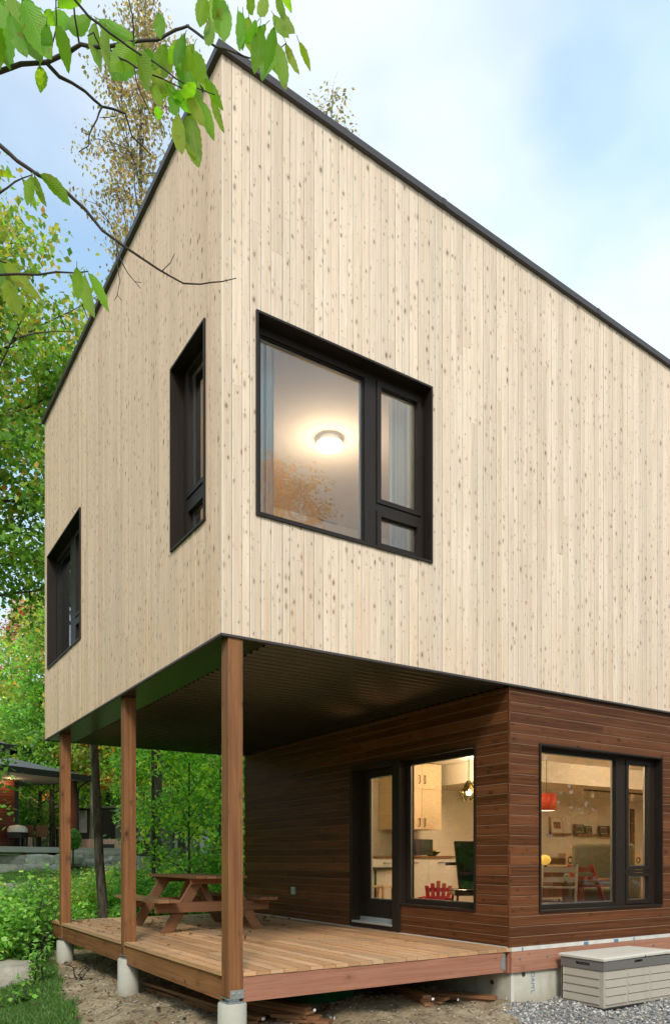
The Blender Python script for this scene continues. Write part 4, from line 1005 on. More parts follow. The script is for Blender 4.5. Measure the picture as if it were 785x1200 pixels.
pebbles('gravel', 9000, (2.2, 7.2), (-2.1, .02), .009, .022, lambda x, y: gmask_at(x, y)[1]+rng.uniform(-.35, .35, len(x)) > .5, greys, 'grey crushed gravel in front of the wall', 'gravel')
browns = [(.30, .22, .13), (.22, .15, .09), (.12, .08, .05), (.38, .30, .2), (.4, .38, .34)]
pebbles('soil_clods', 8000, (-2., 5.5), (-2.1, 6.6), .004, .02, lambda x, y: (gmask_at(x, y)[0] < .4) & (gmask_at(x, y)[1] < .5), browns, 'small stones and clods scattered over the sand', 'soil')
# grass blades
def blades(name, n, xr, yr, hmin, hmax, test, label, pal):
    x = rng.uniform(*xr, n*2); y = rng.uniform(*yr, n*2); k = test(x, y); x, y = x[k][:n], y[k][:n]; n = len(x); z = gsurf(x, y)
    h = rng.uniform(hmin, hmax, n); a = rng.uniform(0, 6.28, n); w = rng.uniform(.003, .006, n)*(1+h*4); la = rng.uniform(0, 6.28, n); le = h*rng.uniform(.2, .9, n)
    b = np.stack([x, y, z-.01], -1); wd = np.stack([np.cos(a)*w, np.sin(a)*w, 0*w], -1); mid = b+np.stack([np.cos(la)*le*.3, np.sin(la)*le*.3, h*.6], -1); tip = b+np.stack([np.cos(la)*le, np.sin(la)*le, h], -1)
    co = np.stack([b-wd, b+wd, mid+wd*.7, tip, mid-wd*.7], 1).reshape(-1, 3); f = (np.array([[0, 1, 2, 4]])+np.arange(n)[:, None]*5); f2 = (np.array([[4, 2, 3, 3]])+np.arange(n)[:, None]*5)
    tri = np.concatenate([np.array([[0, 1, 2]])+np.arange(n)[:, None]*5, np.array([[0, 2, 4]])+np.arange(n)[:, None]*5, np.array([[4, 2, 3]])+np.arange(n)[:, None]*5])
    pal = np.array(pal); c = pal[rng.integers(0, len(pal), n)]*rng.uniform(.7, 1.3, (n, 1)); c = np.concatenate([np.repeat(c, 5, 0), np.ones((n*5, 1))], -1)
    return tag(np_mesh(name, co, tri, 3, M['blade'], cols=c), label, 'grass', kind='stuff')
gp = [(.05, .14, .015), (.035, .10, .012), (.08, .17, .02), (.06, .13, .02)]
blades('grass', 60000, (-2.4, .9), (1.2, 9.5), .03, .085, lambda x, y: gmask_at(x, y)[0] > rng.uniform(.3, .9, len(x)), 'short dark green grass left of the sandy bank', gp)
blades('lawn_grass', 45000, (-9, 9), (9, 26), .05, .12, lambda x, y: (gmask_at(x, y)[0] > .5), 'bright green lawn grass in the garden behind the deck', [(.11, .24, .03), (.15, .28, .045), (.18, .3, .06)])
# ================================================================== PLANTS
def bark(name, c1, c2, sc=7.):
    t = NT(name); p = t.obj(); n = t.noise(t.vm('MULTIPLY', p, (sc*2, sc*2, sc*.5)), 1., 5., .65); m2 = t.noise(p, 3., 3.)
    c = t.mix(t.ss(n, .35, .65), c1, c2); c = t.mix(t.ss(m2, .55, .7, 0., .5), c, (.16, .17, .11)); return t.out(t.pbr(c, .9, 0., t.bump(n, .03, .7), .2))
M['bark'] = bark('grey_brown_bark', (.06, .045, .032), (.15, .12, .09)); M['pale_bark'] = bark('pale_bark', (.20, .18, .15), (.36, .33, .28))
M['twig'] = plain('dark_twig_bark', (.045, .032, .024), .8, var=.3, scale=30., bump=.3)
GREEN = [((.045, .125, .014), 5), ((.075, .17, .018), 4), ((.03, .085, .012), 3), ((.13, .21, .025), 1.5)]
YELGR = [((.13, .18, .025), 4), ((.19, .19, .03), 3), ((.08, .14, .02), 3), ((.27, .20, .03), 1.), ((.30, .13, .03), .2)]
MAPLE = [((.05, .135, .016), 6), ((.085, .18, .02), 5), ((.14, .19, .03), 2.5), ((.24, .18, .03), .5), ((.33, .14, .02), .15)]
SPARSE = [((.17, .14, .05), 3), ((.11, .12, .04), 3), ((.22, .16, .06), 2), ((.09, .07, .045), 2)]
ORANGE = [((.42, .16, .025), 4), ((.34, .2, .03), 3), ((.24, .2, .04), 2)]
RED = [((.26, .09, .06), 4), ((.22, .13, .06), 3), ((.2, .17, .05), 1.5)]
def pick(pal, n, r): w = np.array([p[1] for p in pal], float); return np.array([p[0] for p in pal])[r.choice(len(pal), n, p=w/w.sum())]
def leaf_quads(c, s, col, r, droop=.5, tilt=.55, wid=.33):
    n = len(c); az = r.uniform(0, 2*math.pi, n); dr = r.normal(droop, .45, n); roll = r.normal(0, tilt, n); s = s*r.uniform(.65, 1.3, n)
    d = np.stack([np.cos(az)*np.cos(dr), np.sin(az)*np.cos(dr), -np.sin(dr)], -1); sd = np.stack([-np.sin(az), np.cos(az), 0*az], -1); nr = np.cross(d, sd)
    sd2 = sd*np.cos(roll)[:, None]+nr*np.sin(roll)[:, None]; nr2 = np.cross(d, sd2); S = s[:, None]
    co = np.stack([c, c+d*S*.45+sd2*S*wid+nr2*S*.07, c+d*S, c+d*S*.45-sd2*S*wid+nr2*S*.07], 1).reshape(-1, 3)
    f = np.array([[0, 1, 2], [0, 2, 3]]); F = (f[None]+(np.arange(n)*4)[:, None, None]).reshape(-1, 3)
    cc = col*r.uniform(.7, 1.3, (n, 1)); cc = np.concatenate([np.repeat(cc, 4, 0), np.ones((n*4, 1))], -1); return co, F, cc
def tree(name, label, cat, x, y, H, R, cb, seed, nl, leaf, pal, nlimb=26, r0=None, lean=(0, 0), group=None, bk='bark', keep=None, lift=1., prof=None, sub=6, spread=.22, droop=.5, up=.45, z0=None, colr=None, wander=.05):
    r = np.random.default_rng(seed); z = gs(x, y)-.08 if z0 is None else z0
    root = thing(name, label, cat, (x, y, z), group=group); r0 = r0 or .012*H+.02
    N = 14; tp = []; wx = wy = 0.
    for i in range(N+1):
        t_ = i/N; tp.append(np.array([lean[0]*t_+wx, lean[1]*t_+wy, H*t_*.97])); wx += r.normal(0, wander*H/N*.6); wy += r.normal(0, wander*H/N*.6)
    tr = [r0*(1-.93*(i/N)**.9) for i in range(N+1)]; tr[0] *= 1.35
    mb = MB(); mb.tube(tp, tr, 10); cent = []; cw = []
    prof = prof or (lambda q: math.sin(math.pi*min(1, .18+.82*q))**.7)
    def tpos(t_): k = min(N-1e-6, t_*N); i = int(k); return tp[i]*(1-k+i)+tp[i+1]*(k-i), tr[i]*(1-k+i)+tr[i+1]*(k-i)
    for i in range(nlimb):
        q = (i+r.uniform(0, .8))/nlimb; t_ = (cb+(H-cb)*q*.93)/H; p, rr = tpos(t_*.97/.97 if t_ < 1 else .99); az = i*2.4+r.uniform(-.4, .4)
        L = R*prof(q)*r.uniform(.75, 1.15); el = up+r.uniform(-.2, .25)+.5*q
        d = np.array([math.cos(az)*math.cos(el), math.sin(az)*math.cos(el), math.sin(el)]); pts = [p.copy()]; cur = p.copy(); k = 6
        for j in range(k): d = d+r.normal(0, .12, 3)+np.array([0, 0, -.03]); d /= np.linalg.norm(d); cur = cur+d*L/k; pts.append(cur.copy())
        lr = min(rr*.6, .012*L+.008); mb.tube(pts, [lr*(1-.85*j/k) for j in range(k+1)], 5, cap=False)
        for j in range(sub):
            a = r.uniform(.25, 1.); kk = a*k; i0 = min(k-1, int(kk)); sp = pts[i0]*(1-kk+i0)+pts[i0+1]*(kk-i0); l2 = L*r.uniform(.18, .42)*(1.2-.5*a)
            az2 = az+r.uniform(-1.5, 1.5); e2 = r.uniform(-.25, .75); d2 = np.array([math.cos(az2)*math.cos(e2), math.sin(az2)*math.cos(e2), math.sin(e2)]); q2 = [sp.copy()]; c2 = sp.copy()
            for u in range(3): d2 = d2+r.normal(0, .18, 3); d2 /= np.linalg.norm(d2); c2 = c2+d2*l2/3; q2.append(c2.copy()); 
            mb.tube(q2, [lr*.4, lr*.28, lr*.18, lr*.07], 4, cap=False)
            for u in range(3):
                cent.append((q2[u]+q2[u+1])/2); cw.append(l2)
            cent.append(q2[3]); cw.append(l2)
    mb.build('trunk', M[bk], root, True)
    if nl:
        cent = np.array(cent); cw = np.array(cw)+.1; ci = r.choice(len(cent), nl, p=cw/cw.sum()); c = cent[ci]+r.normal(0, 1, (nl, 3))*np.array([spread, spread, spread*.55])*(.6+.5*R/3)
        base = pick(pal, len(cent), r)[ci]; ind = pick(pal, nl, r); mixf = r.uniform(0, 1, (nl, 1)) < .84; col = np.where(mixf, base, ind)
        clump = (r.normal(1, .16, len(cent)))[ci][:, None]; col = col*np.clip(clump, .5, 1.5)*lift
        if colr is not None: col = colr(c, col, r)
        if keep is not None: k = keep(c[:, 0]+x, c[:, 1]+y, c[:, 2]+z); c, col = c[k], col[k]
        co, F, cc = leaf_quads(c, leaf, col, r, droop); np_mesh('crown', co, F, 3, M['leaf'], root, cc)
    return root
clear = lambda x, y, z: ~((x > -.35) & (y < 7.15) & (x < 14.3) & (y > -.35))
def yellow_top(zl, zh):
    def f(c, col, r):
        k = np.clip((c[:, 2]-zl)/(zh-zl), 0, 1)[:, None]; pk = pick(YELGR, len(c), r); return np.where(r.uniform(0, 1, (len(c), 1)) < k*.8, pk*np.array([1., 1.05, 1.]), col)
    return f
def T(px, Zd): p = at(px, HY, Zd); return p.x, p.y
x, y = T(-75, 14.2)
tree('maple_tree', 'big green maple with yellowing top filling the left edge of the picture', 'tree', x, y, 13.6, 4.1, 6.1, 21, 42000, .125, MAPLE, nlimb=44, r0=.2, keep=clear, colr=yellow_top(7., 13.), sub=8, spread=.24)
x, y = T(-72, 12.2)
tree('young_maple', 'small green maple with low branches hanging over the neighbouring roof', 'tree', x, y, 4.9, 1.75, 2.1, 8, 3600, .11, GREEN, lift=1.2, nlimb=20, r0=.06)
x, y = T(184, 18.5)
tree('thin_birch', 'tall sparse yellowing tree with fine brown leaves standing behind the roof edge', 'tree', x, y, 23.5, 2.3, 13., 4, 9500, .095, SPARSE, nlimb=40, r0=.13, up=.9, sub=7, spread=.2, droop=.9)
x, y = T(-28, 17.)
tree('thin_birch', 'sparse yellow and rust leaved tree at the upper left edge', 'tree', x, y, 19.2, 1.9, 12., 9, 5200, .11, YELGR, nlimb=26, r0=.12, up=.5, droop=.9)
x, y = T(383, 22.)
tree('bare_topped_tree', 'nearly bare tree top sticking up behind the sloping roof', 'tree', x, y, 23.8, 1.5, 18.5, 14, 1500, .11, SPARSE, nlimb=22, r0=.14, up=.9, sub=7, colr=None, keep=lambda X_, Y_, Z_: Z_ < 23.2, prof=lambda q: .9-.3*q)
x, y = T(36, 45.)
tree('red_maple', 'distant red leaved maple between the green crowns at the left', 'tree', x, y, 15.6, 2.3, 9., 5, 6000, .2, RED, nlimb=30)
# slim trunks right behind the deck
x, y = T(123, 13.4)
tree('slim_tree', 'dark trunked tree directly behind the deck between the far and middle posts', 'tree', x, y, 11.5, 1.7, 6., 6, 6000, .12, MAPLE, r0=.098, lean=(-.35, .6), keep=clear, wander=.02)
x, y = T(181, 15.5)
tree('slim_tree', 'slender straight trunk behind the picnic table', 'tree', x, y, 9., 1.3, 4.2, 7, 3800, .11, GREEN, r0=.045, lean=(.0, .2), keep=clear, wander=.02)
# saplings seen through the porch
sap = [(224, 15.2, 5.2, 1.5, .5, 'leafy green sapling right of the slender trunk seen under the soffit'), (205, 20., 5., 1.7, 1.4, 'green sapling behind the picnic table with broad low crown'),
       (258, 17.5, 6., 1.8, .4, 'green sapling half hidden by the nearest post'), (290, 15.5, 5., 1.5, .3, 'green sapling hidden mostly by the brown porch wall'), (160, 24., 4.5, 1.2, 1.2, 'light green sapling between the middle post and the slender trunk')]
for i, (px, Zd, H, R, cb, lb_) in enumerate(sap):
    x, y = T(px, Zd); tree('sapling', lb_, 'sapling', x, y, H, R, cb, 40+i, 3000, .12, GREEN+[((.2, .25, .03), 2.5)], lift=1.75, nlimb=24, r0=.035, keep=clear, group='young trees behind the deck', prof=lambda q: 1-.5*q)
# woodland trees: five prototypes, copied with other sizes and turns
protos = []
specs = [('broad green woodland tree', GREEN, 10.5, 2.9, 2.), ('yellow green woodland tree', YELGR, 12., 2.8, 3.), ('green maple with orange tips', MAPLE+[((.38, .17, .03), 2.5)], 11., 2.7, 2.6), ('dark green bushy tree', [((.03, .09, .012), 4), ((.05, .12, .02), 3), ((.08, .15, .02), 1)], 9., 2.6, .8), ('orange and yellow autumn tree', ORANGE+[((.2, .2, .03), 4)], 12.5, 2.6, 3.)]
wood_pos = [(0, 62, 30., 'above the neighbouring roof at the far left'), (1, 108, 29., 'between the far and middle posts'), (4, 152, 31., 'right of the middle post seen through the porch'), (2, 172, 27., 'behind the slender trunk'), (0, 214, 25., 'behind the leafy saplings'),
            (3, 250, 22.5, 'beside the nearest post seen through the porch'), (1, 195, 33., 'far behind the slender trunk'), (3, 128, 34., 'low behind the dark trunk'), (2, 28, 37., 'behind the neighbouring porch'), (1, -10, 34., 'at the left edge behind the neighbouring house'),
            (0, 88, 38., 'far behind the topiary shrub'), (4, 75, 44., 'far away between the first two posts'), (2, 238, 34., 'far behind the leafy saplings'), (0, 275, 28., 'behind the nearest post'), (3, 45, 31.5, 'right behind the neighbouring terrace'),
            (1, 140, 42., 'far away right of the dark trunk'), (0, 310, 24., 'behind the porch wall'), (2, -60, 40., 'beyond the left edge, far'), (3, 165, 38., 'dark and low far behind the grey shed')]
for k, (nm, pal, H, R, cb) in enumerate(specs):
    protos.append(None)
for j, (k, px, Zd, where) in enumerate(wood_pos):
    x, y = T(px, Zd); nm, pal, H, R, cb = specs[k]
    if protos[k] is None: protos[k] = o = tree('woodland_tree', nm, 'tree', x, y, H, R, cb, 60+k, 8500, .17, pal, lift=(1.6, 1.2, 1.5, 1.7, 1.05)[k], nlimb=34, sub=7, spread=.27, r0=.13, bk='pale_bark' if k in (1, 4) else 'bark', group='woodland trees behind the garden')
    else: o = copy_tree(protos[k])
    o['label'] = nm+' '+where; o.location = (x, y, gs(x, y)-.1); o.rotation_euler = (0, 0, j*1.3); s_ = 1+.12*math.sin(j*2.1); o.scale = (s_, s_, s_*(1+.08*math.cos(j)))
# trees round the open side, seen in the glass and lighting the soffit
mv = at(322, HY, 22.9); tree('autumn_tree', 'orange autumn tree across the yard, mirrored in the large window', 'tree', mv.x, .3-mv.y, 14.6, 2., 8.5, 88, 7000, .13, ORANGE, nlimb=30, r0=.12)
for j, (k, x, y, lb_) in enumerate(((0, -9.5, 4.5, 'broad green tree left of the yard, outside the picture'), (1, -12., -1.5, 'yellow green tree left behind the camera position'), (0, -11, 11., 'broad green tree beyond the left lawn'), (3, -7.5, 9.5, 'dark bushy tree on the left lawn outside the picture'), (2, 1., -19., 'maple with orange tips behind the camera position'), (0, 14, -17., 'broad green tree far right across the yard'))):
    o = copy_tree(protos[k]); o.location = (x, y, gs(x, y)-.1); o['label'] = lb_; o['group'] = 'trees around the yard'; o.rotation_euler = (0, 0, j*2.); s_ = 1.; o.scale = (s_, s_, s_)
# far woods
def far_woods():
    r = np.random.default_rng(77); C_, S_, K = [], [], []
    for i in range(380):
        px = r.uniform(-500, 1500); Zd = r.uniform(48, 78); p = at(px if i % 3 else r.uniform(-60, 330), HY, Zd)
        if i >= 210: an = YAW+rad(r.uniform(48, 312)); Zd = r.uniform(30, 42); p = CAM+V((math.cos(an), math.sin(an), 0))*Zd
        z0 = gs(p.x, p.y); H = r.uniform(7.5, 12.5)*(max(Zd, 48)/55); R = r.uniform(2., 3.6)*(1.35 if i >= 210 else 1); n = 420 if i < 210 else 700
        v = r.normal(0, 1, (n, 3)); v /= np.linalg.norm(v, axis=1)[:, None]; v *= r.uniform(.55, 1, (n, 1))**.5
        c = np.stack([p.x+v[:, 0]*R, p.y+v[:, 1]*R, z0+H*.52+v[:, 2]*H*.48], -1); base = [(.06, .12, .02), (.09, .14, .03), (.15, .16, .04), (.22, .16, .045), (.06, .10, .03), (.24, .13, .05)][r.integers(0, 6)]
        C_.append(c); K.append(np.array(base)[None]*r.uniform(.6, 1.35, (n, 1)))
    c = np.concatenate(C_); k = np.concatenate(K); co, F, cc = leaf_quads(c, .5, k, r, .4, .8, .4); tag(np_mesh('far_woods', co, F, 3, M['leaf'], None, cc), 'autumn woodland closing the view behind the garden', 'woodland', kind='stuff')
far_woods()
# shrubs and undergrowth plants
def shrub(name, label, x, y, R, H, seed, nl, leaf, pal, stems=7, group=None, lopsided=.25):
    r = np.random.default_rng(seed); z = gs(x, y)-.03; root = thing(name, label, 'shrub', (x, y, z), group=group); mb = MB(); cs = []
    for i in range(stems):
        az = i*2.4+r.uniform(-.3, .3); L = r.uniform(.6, 1.); e = np.array([math.cos(az)*R*L*.8, math.sin(az)*R*L*.8, H*r.uniform(.6, 1.)]); p = [np.zeros(3)]
        for j in range(1, 6): p.append(e*np.array([(j/5)**1.2, (j/5)**1.2, (j/5)**.85])+r.normal(0, .03, 3))
        mb.tube(p, [.012*(1-.8*j/5)+.002 for j in range(6)], 5, cap=False)
        for j in range(5):
            st = p[j+1]; a2 = r.uniform(0, 6.28); l2 = R*r.uniform(.2, .5); e2 = st+np.array([math.cos(a2)*l2, math.sin(a2)*l2, r.uniform(-.05, .3)*R]); mb.tube([st, (st+e2)/2+r.normal(0, .02, 3), e2], [.005, .004, .002], 4, cap=False); cs += [st, (st+e2)/2, e2]
    mb.build('stem', M['twig'], root, True); cs = np.array(cs); ci = r.integers(0, len(cs), nl); c = cs[ci]+r.normal(0, 1, (nl, 3))*np.array([R*.16, R*.16, H*.10]); c[:, 2] = np.abs(c[:, 2])+.02
    col = np.where(r.uniform(0, 1, (nl, 1)) < .5, pick(pal, len(cs), r)[ci], pick(pal, nl, r)); dk = np.clip(.55+.6*c[:, 2]/H, .5, 1.1)[:, None]
    k = clear(c[:, 0]+x, c[:, 1]+y, c[:, 2]); co, F, cc = leaf_quads(c[k], leaf, (col)[k]*1.15, r, .3, .6, .36); np_mesh('foliage', co, F, 3, M['leaf'], root, cc); return root
LUSH = [((.06, .17, .02), 4), ((.10, .23, .03), 4), ((.04, .11, .015), 2), ((.17, .27, .04), 1.5)]
sh = [(12, 12.5, .95, 1.2, 'bushy green shrub at the lower left edge beside the lawn'), (44, 11.8, .8, 1.05, 'green shrub left of the farthest post foot'), (-18, 11., .9, 1.1, 'green shrub cut by the left edge'), (30, 14.2, 1., .9, 'light green shrub in front of the stone wall at the left'),
      (62, 13.6, .8, .8, 'low green shrub right behind the farthest post'), (96, 14.6, .8, .95, 'yellow green shrub between the far post and the dark trunk'), (113, 13.6, .55, .6, 'small dark green shrub at the foot of the dark trunk'),
      (150, 14.4, .8, .95, 'green shrub behind the left bench of the picnic table'), (172, 15.6, .9, 1., 'light green shrub at the foot of the slender trunk'), (200, 14.6, .8, .9, 'leafy shrub behind the picnic table top'),
      (232, 14.2, .85, 1., 'leafy shrub beside the nearest post behind the table'), (250, 16., 1., 1.3, 'tall green shrub half behind the nearest post'), (280, 14., .8, 1., 'green shrub hidden behind the nearest post'), (222, 18., 1., 1., 'pale green shrub in front of the grey stone wall'), (140, 17.5, .9, .6, 'low yellow green shrub by the lawn behind the middle post')]
for i, (px, Zd, R, H, lb_) in enumerate(sh):
    x, y = T(px, Zd); shrub('shrub', lb_, x, y, R, H, 100+i, 3400, .085 if i < 3 else .078, LUSH if i not in (5, 14) else YELGR[:3]+LUSH[:2], group='shrubs round the garden')
# single stems by the far footing
for i, (px, Zd, H, lb_) in enumerate(((42, 10., .75, 'thin leafy seedling in the grass left of the farthest footing'), (25, 9.2, .35, 'small low weed in the grass at the left edge'), (92, 9.9, .28, 'pale leaved weed growing beside the far footing'))):
    x, y = T(px, Zd); shrub('weed_plant', lb_, x, y, .25, H, 150+i, 90 if i else 160, .07, LUSH, stems=3)
# topiary shrub on the lawn
x, y = T(86, 24.); r_ = np.random.default_rng(9); z = gs(x, y)
tz_ = .984-(1000-HY)/FPX*24
root = thing('topiary_shrub', 'small round topiary shrub on a short stem before the neighbouring terrace', 'shrub', (x, y, z)); m = MB(); m.tube([(0, 0, 0), (0, 0, .9)], .03, 8); m.build('stem', M['bark'], root)
v = r_.normal(0, 1, (2600, 3)); v /= np.linalg.norm(v, axis=1)[:, None]; v *= r_.uniform(.7, 1.03, (2600, 1)); v = v*np.array([.24, .24, .34])+np.array([0, 0, 1.02])
co, F, cc = leaf_quads(v, .06, pick([((.06, .15, .03), 3), ((.10, .2, .04), 2)], 2600, r_), r_, .3, .7, .4); np_mesh('crown', co, F, 3, M['leaf'], root, cc)
# fallen leaves on the deck and grass
def litter(name, n, xr, yr, zf, size, label, test=None, pal=None):
    r = np.random.default_rng(55+n); x = r.uniform(*xr, n); y = r.uniform(*yr, n)
    if test is not None: k = test(x, y); x, y = x[k], y[k]
    n = len(x); c = np.stack([x, y, zf(x, y)+.006], -1); col = pick(pal, n, r); co, F, cc = leaf_quads(c, size, col, r, -.1, .25, .34)
    co[:, 2] = np.maximum(co[:, 2], np.repeat(c[:, 2], 4)-.004); return tag(np_mesh(name, co, F, 3, M['leaf'], None, cc), label, 'leaves', kind='stuff')
DRY = [((.045, .024, .012), 5), ((.03, .018, .01), 4), ((.08, .045, .02), 2), ((.12, .055, .02), .7)]
litter('fallen_leaves', 300, (.1, 3.3), (.9, 6.5), lambda x, y: 0*x, .07, 'dry brown leaves fallen on the deck', test=lambda x, y: np.random.default_rng(1).uniform(0, 1, len(x)) < np.clip((y-1.5)/3.5, .12, 1), pal=DRY)
litter('fallen_leaves', 420, (-2.2, .8), (.8, 8.5), lambda x, y: gsurf(x, y)+.03, .07, 'dry leaves fallen on the grass and sand bank', pal=DRY)
# dry twigs on the sand
m = MB(); rr_ = random.Random(4)
for i in range(70):
    x, y = rr_.uniform(-.7, 3.6), rr_.uniform(-.9, 2.2)
    if i % 3 == 0: x, y = rr_.uniform(-.8, .5), rr_.uniform(1.5, 5.5)
    a = rr_.uniform(0, 6.28); l = rr_.uniform(.04, .22); z = gs(x, y)+.012; x2, y2 = x+math.cos(a)*l, y+math.sin(a)*l
    m.tube([(x, y, z), ((x+x2)/2+.01, (y+y2)/2, max(z, gs((x+x2)/2, (y+y2)/2)+.012)+.006), (x2, y2, gs(x2, y2)+.012)], [.003, .0025, .0012], 4)
tag(m.build('twig_litter', M['twig'], None), 'dry twigs and roots scattered on the sand', 'twigs', kind='stuff')

# ================================================================== FOREGROUND BRANCHES OF THE BEECH
def beech_leaf_mat():
    t = NT('beech_leaf'); c = t.attr('rnd')[0]; u, v, _ = t.sep(t.uv())     # u along (0..1), v across (-1..1)
    av = t.m('ABSOLUTE', v); ph = t.m('SUBTRACT', t.m('MULTIPLY', u, 15.), t.m('MULTIPLY', av, 3.2)); vein = t.m('ABSOLUTE', t.m('SUBTRACT', t.m('FRACT', ph), .5))
    vf = t.m('MAXIMUM', t.ss(vein, .12, .03), t.ss(av, .07, .02)); n = t.noise(t.obj(), 30., 3.)
    c = t.mix(t.m('MULTIPLY', vf, .35), c, t.mix(1., c, (1.7, 1.5, 1.6), 'MULTIPLY')); c = t.mix(t.ss(n, .62, .70, 0., .7), c, (.28, .20, .03))
    c = t.mix(t.ss(vein, .3, .5, 0., .25), c, t.mix(1., c, (.55, .6, .5), 'MULTIPLY'))
    p_ = t.pbr(c, .42, 0., t.bump(t.m('ADD', vf, t.m('MULTIPLY', vein, -.8)), .002, .7), .4); tl = t.n('ShaderNodeBsdfTranslucent', Color=t.mix(1., c, (1.6, 2.0, .5), 'MULTIPLY')).outputs[0]
    mx = t.n('ShaderNodeMixShader'); mx.inputs[0].default_value = .55; t.put(mx.inputs[1], p_); t.put(mx.inputs[2], tl); return t.out(mx.outputs[0])
M['beech_leaf'] = beech_leaf_mat()
rb = random.Random(12)
bb = at(-330, HY, 2.6)
beech = thing('beech_tree', 'beech tree whose leafy twigs hang across the top left corner', 'tree', (bb.x, bb.y, gs(bb.x, bb.y)-.05))
BO = beech.location
def W(px, py, Zd): return at(px, py, Zd)-BO
tm = MB(); tm.tube([(0, 0, 0), (.05, .02, 1.2), (-.02, .05, 2.6), (.06, 0, 4.2), (.0, .1, 6.)], [.13, .11, .095, .08, .05], 12); tm.build('trunk', M['bark'], beech, True)
def br(pts, r0, r1, name='branch'):
    mb = MB(); P_ = [W(*p) if len(p) == 3 and abs(p[0]) > 3 or p[2] > .9 else V(p) for p in pts]
    # densify with small kinks
    out = [P_[0]]
    for a, b in zip(P_, P_[1:]):
        out.append((a+b)/2+V((rb.uniform(-1, 1), rb.uniform(-1, 1), rb.uniform(-1, 1)))*(b-a).length*.035); out.append(b)
    n = len(out); rs = [(r0+(r1-r0)*i/(n-1))*(1+.18*rb.random()) for i in range(n)]; mb.tube(out, rs, 7); return mb.build(name, M['twig'], beech, True)
zt1 = 1.75
br([(-330, 60, 2.6), (-150, 105, 2.1), (-60, 98, 1.85), (0, 84, zt1), (25, 75, zt1), (55, 73, zt1), (80, 62, 1.74), (95, 52, 1.73), (125, 55, 1.72), (155, 49, 1.72), (185, 47, 1.72), (206, 35, 1.72), (222, 30, 1.72)], .0058, .0026)
br([(219, 30, 1.72), (238, 44, 1.70), (253, 55, 1.69), (279, 63, 1.68), (296, 69, 1.68), (316, 68, 1.68), (335, 51, 1.67)], .0026, .001)
br([(55, 74, zt1), (70, 90, 1.77), (100, 107, 1.80), (120, 125, 1.82), (147, 133, 1.84), (155, 160, 1.86), (178, 182, 1.88)], .004, .0012)
br([(120, 125, 1.82), (114, 140, 1.80), (105, 158, 1.79), (104, 171, 1.79), (93, 178, 1.78)], .002, .001); br([(105, 158, 1.79), (97, 155, 1.8)], .001, .0006); br([(134, 128, 1.83), (136, 136, 1.83), (117, 138, 1.83)], .0012, .0007)
br([(85, -10, 1.68), (88, 20, 1.70), (93, 50, 1.73)], .0016, .0022); br([(66, -10, 1.7), (67, 30, 1.72), (58, 64, 1.75)], .0014, .0016)
br([(84, -5, 1.6), (105, 20, 1.62), (128, 38, 1.63), (150, 54, 1.65), (180, 72, 1.66), (206, 92, 1.66), (222, 100, 1.66), (252, 111, 1.65)], .0024, .001)
br([(128, 57, 1.72), (140, 68, 1.71), (160, 79, 1.70), (190, 92, 1.69), (215, 104, 1.68)], .0022, .001)
br([(103, 42, 1.68), (110, 38, 1.69), (116, 51, 1.72)], .0012, .0014); br([(157, 49, 1.72), (156, 20, 1.70), (150, -8, 1.68)], .0018, .0012)
br([(158, 80, 1.70), (163, 105, 1.69), (175, 130, 1.69)], .0016, .001)
br([(-330, 20, 2.5), (-120, 100, 1.95), (-50, 130, 1.8), (0, 170, 1.70), (20, 188, 1.70), (45, 205, 1.70), (75, 222, 1.71), (100, 245, 1.72), (120, 270, 1.73), (145, 288, 1.74), (185, 315, 1.76), (215, 332, 1.78), (235, 333, 1.79), (260, 330, 1.80), (277, 326, 1.81)], .0052, .0009)
br([(135, 280, 1.73), (140, 300, 1.73), (150, 320, 1.73), (165, 338, 1.73)], .0014, .0007); br([(137, 290, 1.73), (141, 330, 1.73), (138, 346, 1.73), (143, 352, 1.73)], .001, .0006); br([(190, 318, 1.76), (200, 308, 1.76), (205, 297, 1.76)], .0011, .0006)
br([(158, 330, 1.73), (166, 331, 1.73)], .0007, .0005); br([(138, 346, 1.73), (134, 352, 1.73)], .0007, .0005)
br([(-60, 290, 1.7), (-20, 300, 1.66), (0, 305, 1.65), (8, 308, 1.64)], .004, .0012); br([(-60, 240, 1.7), (0, 226, 1.68), (18, 213, 1.69), (38, 205, 1.70)], .003, .001); br([(-60, 330, 1.72), (0, 322, 1.66), (45, 322, 1.66), (90, 320, 1.66), (104, 318, 1.66)], .003, .001)
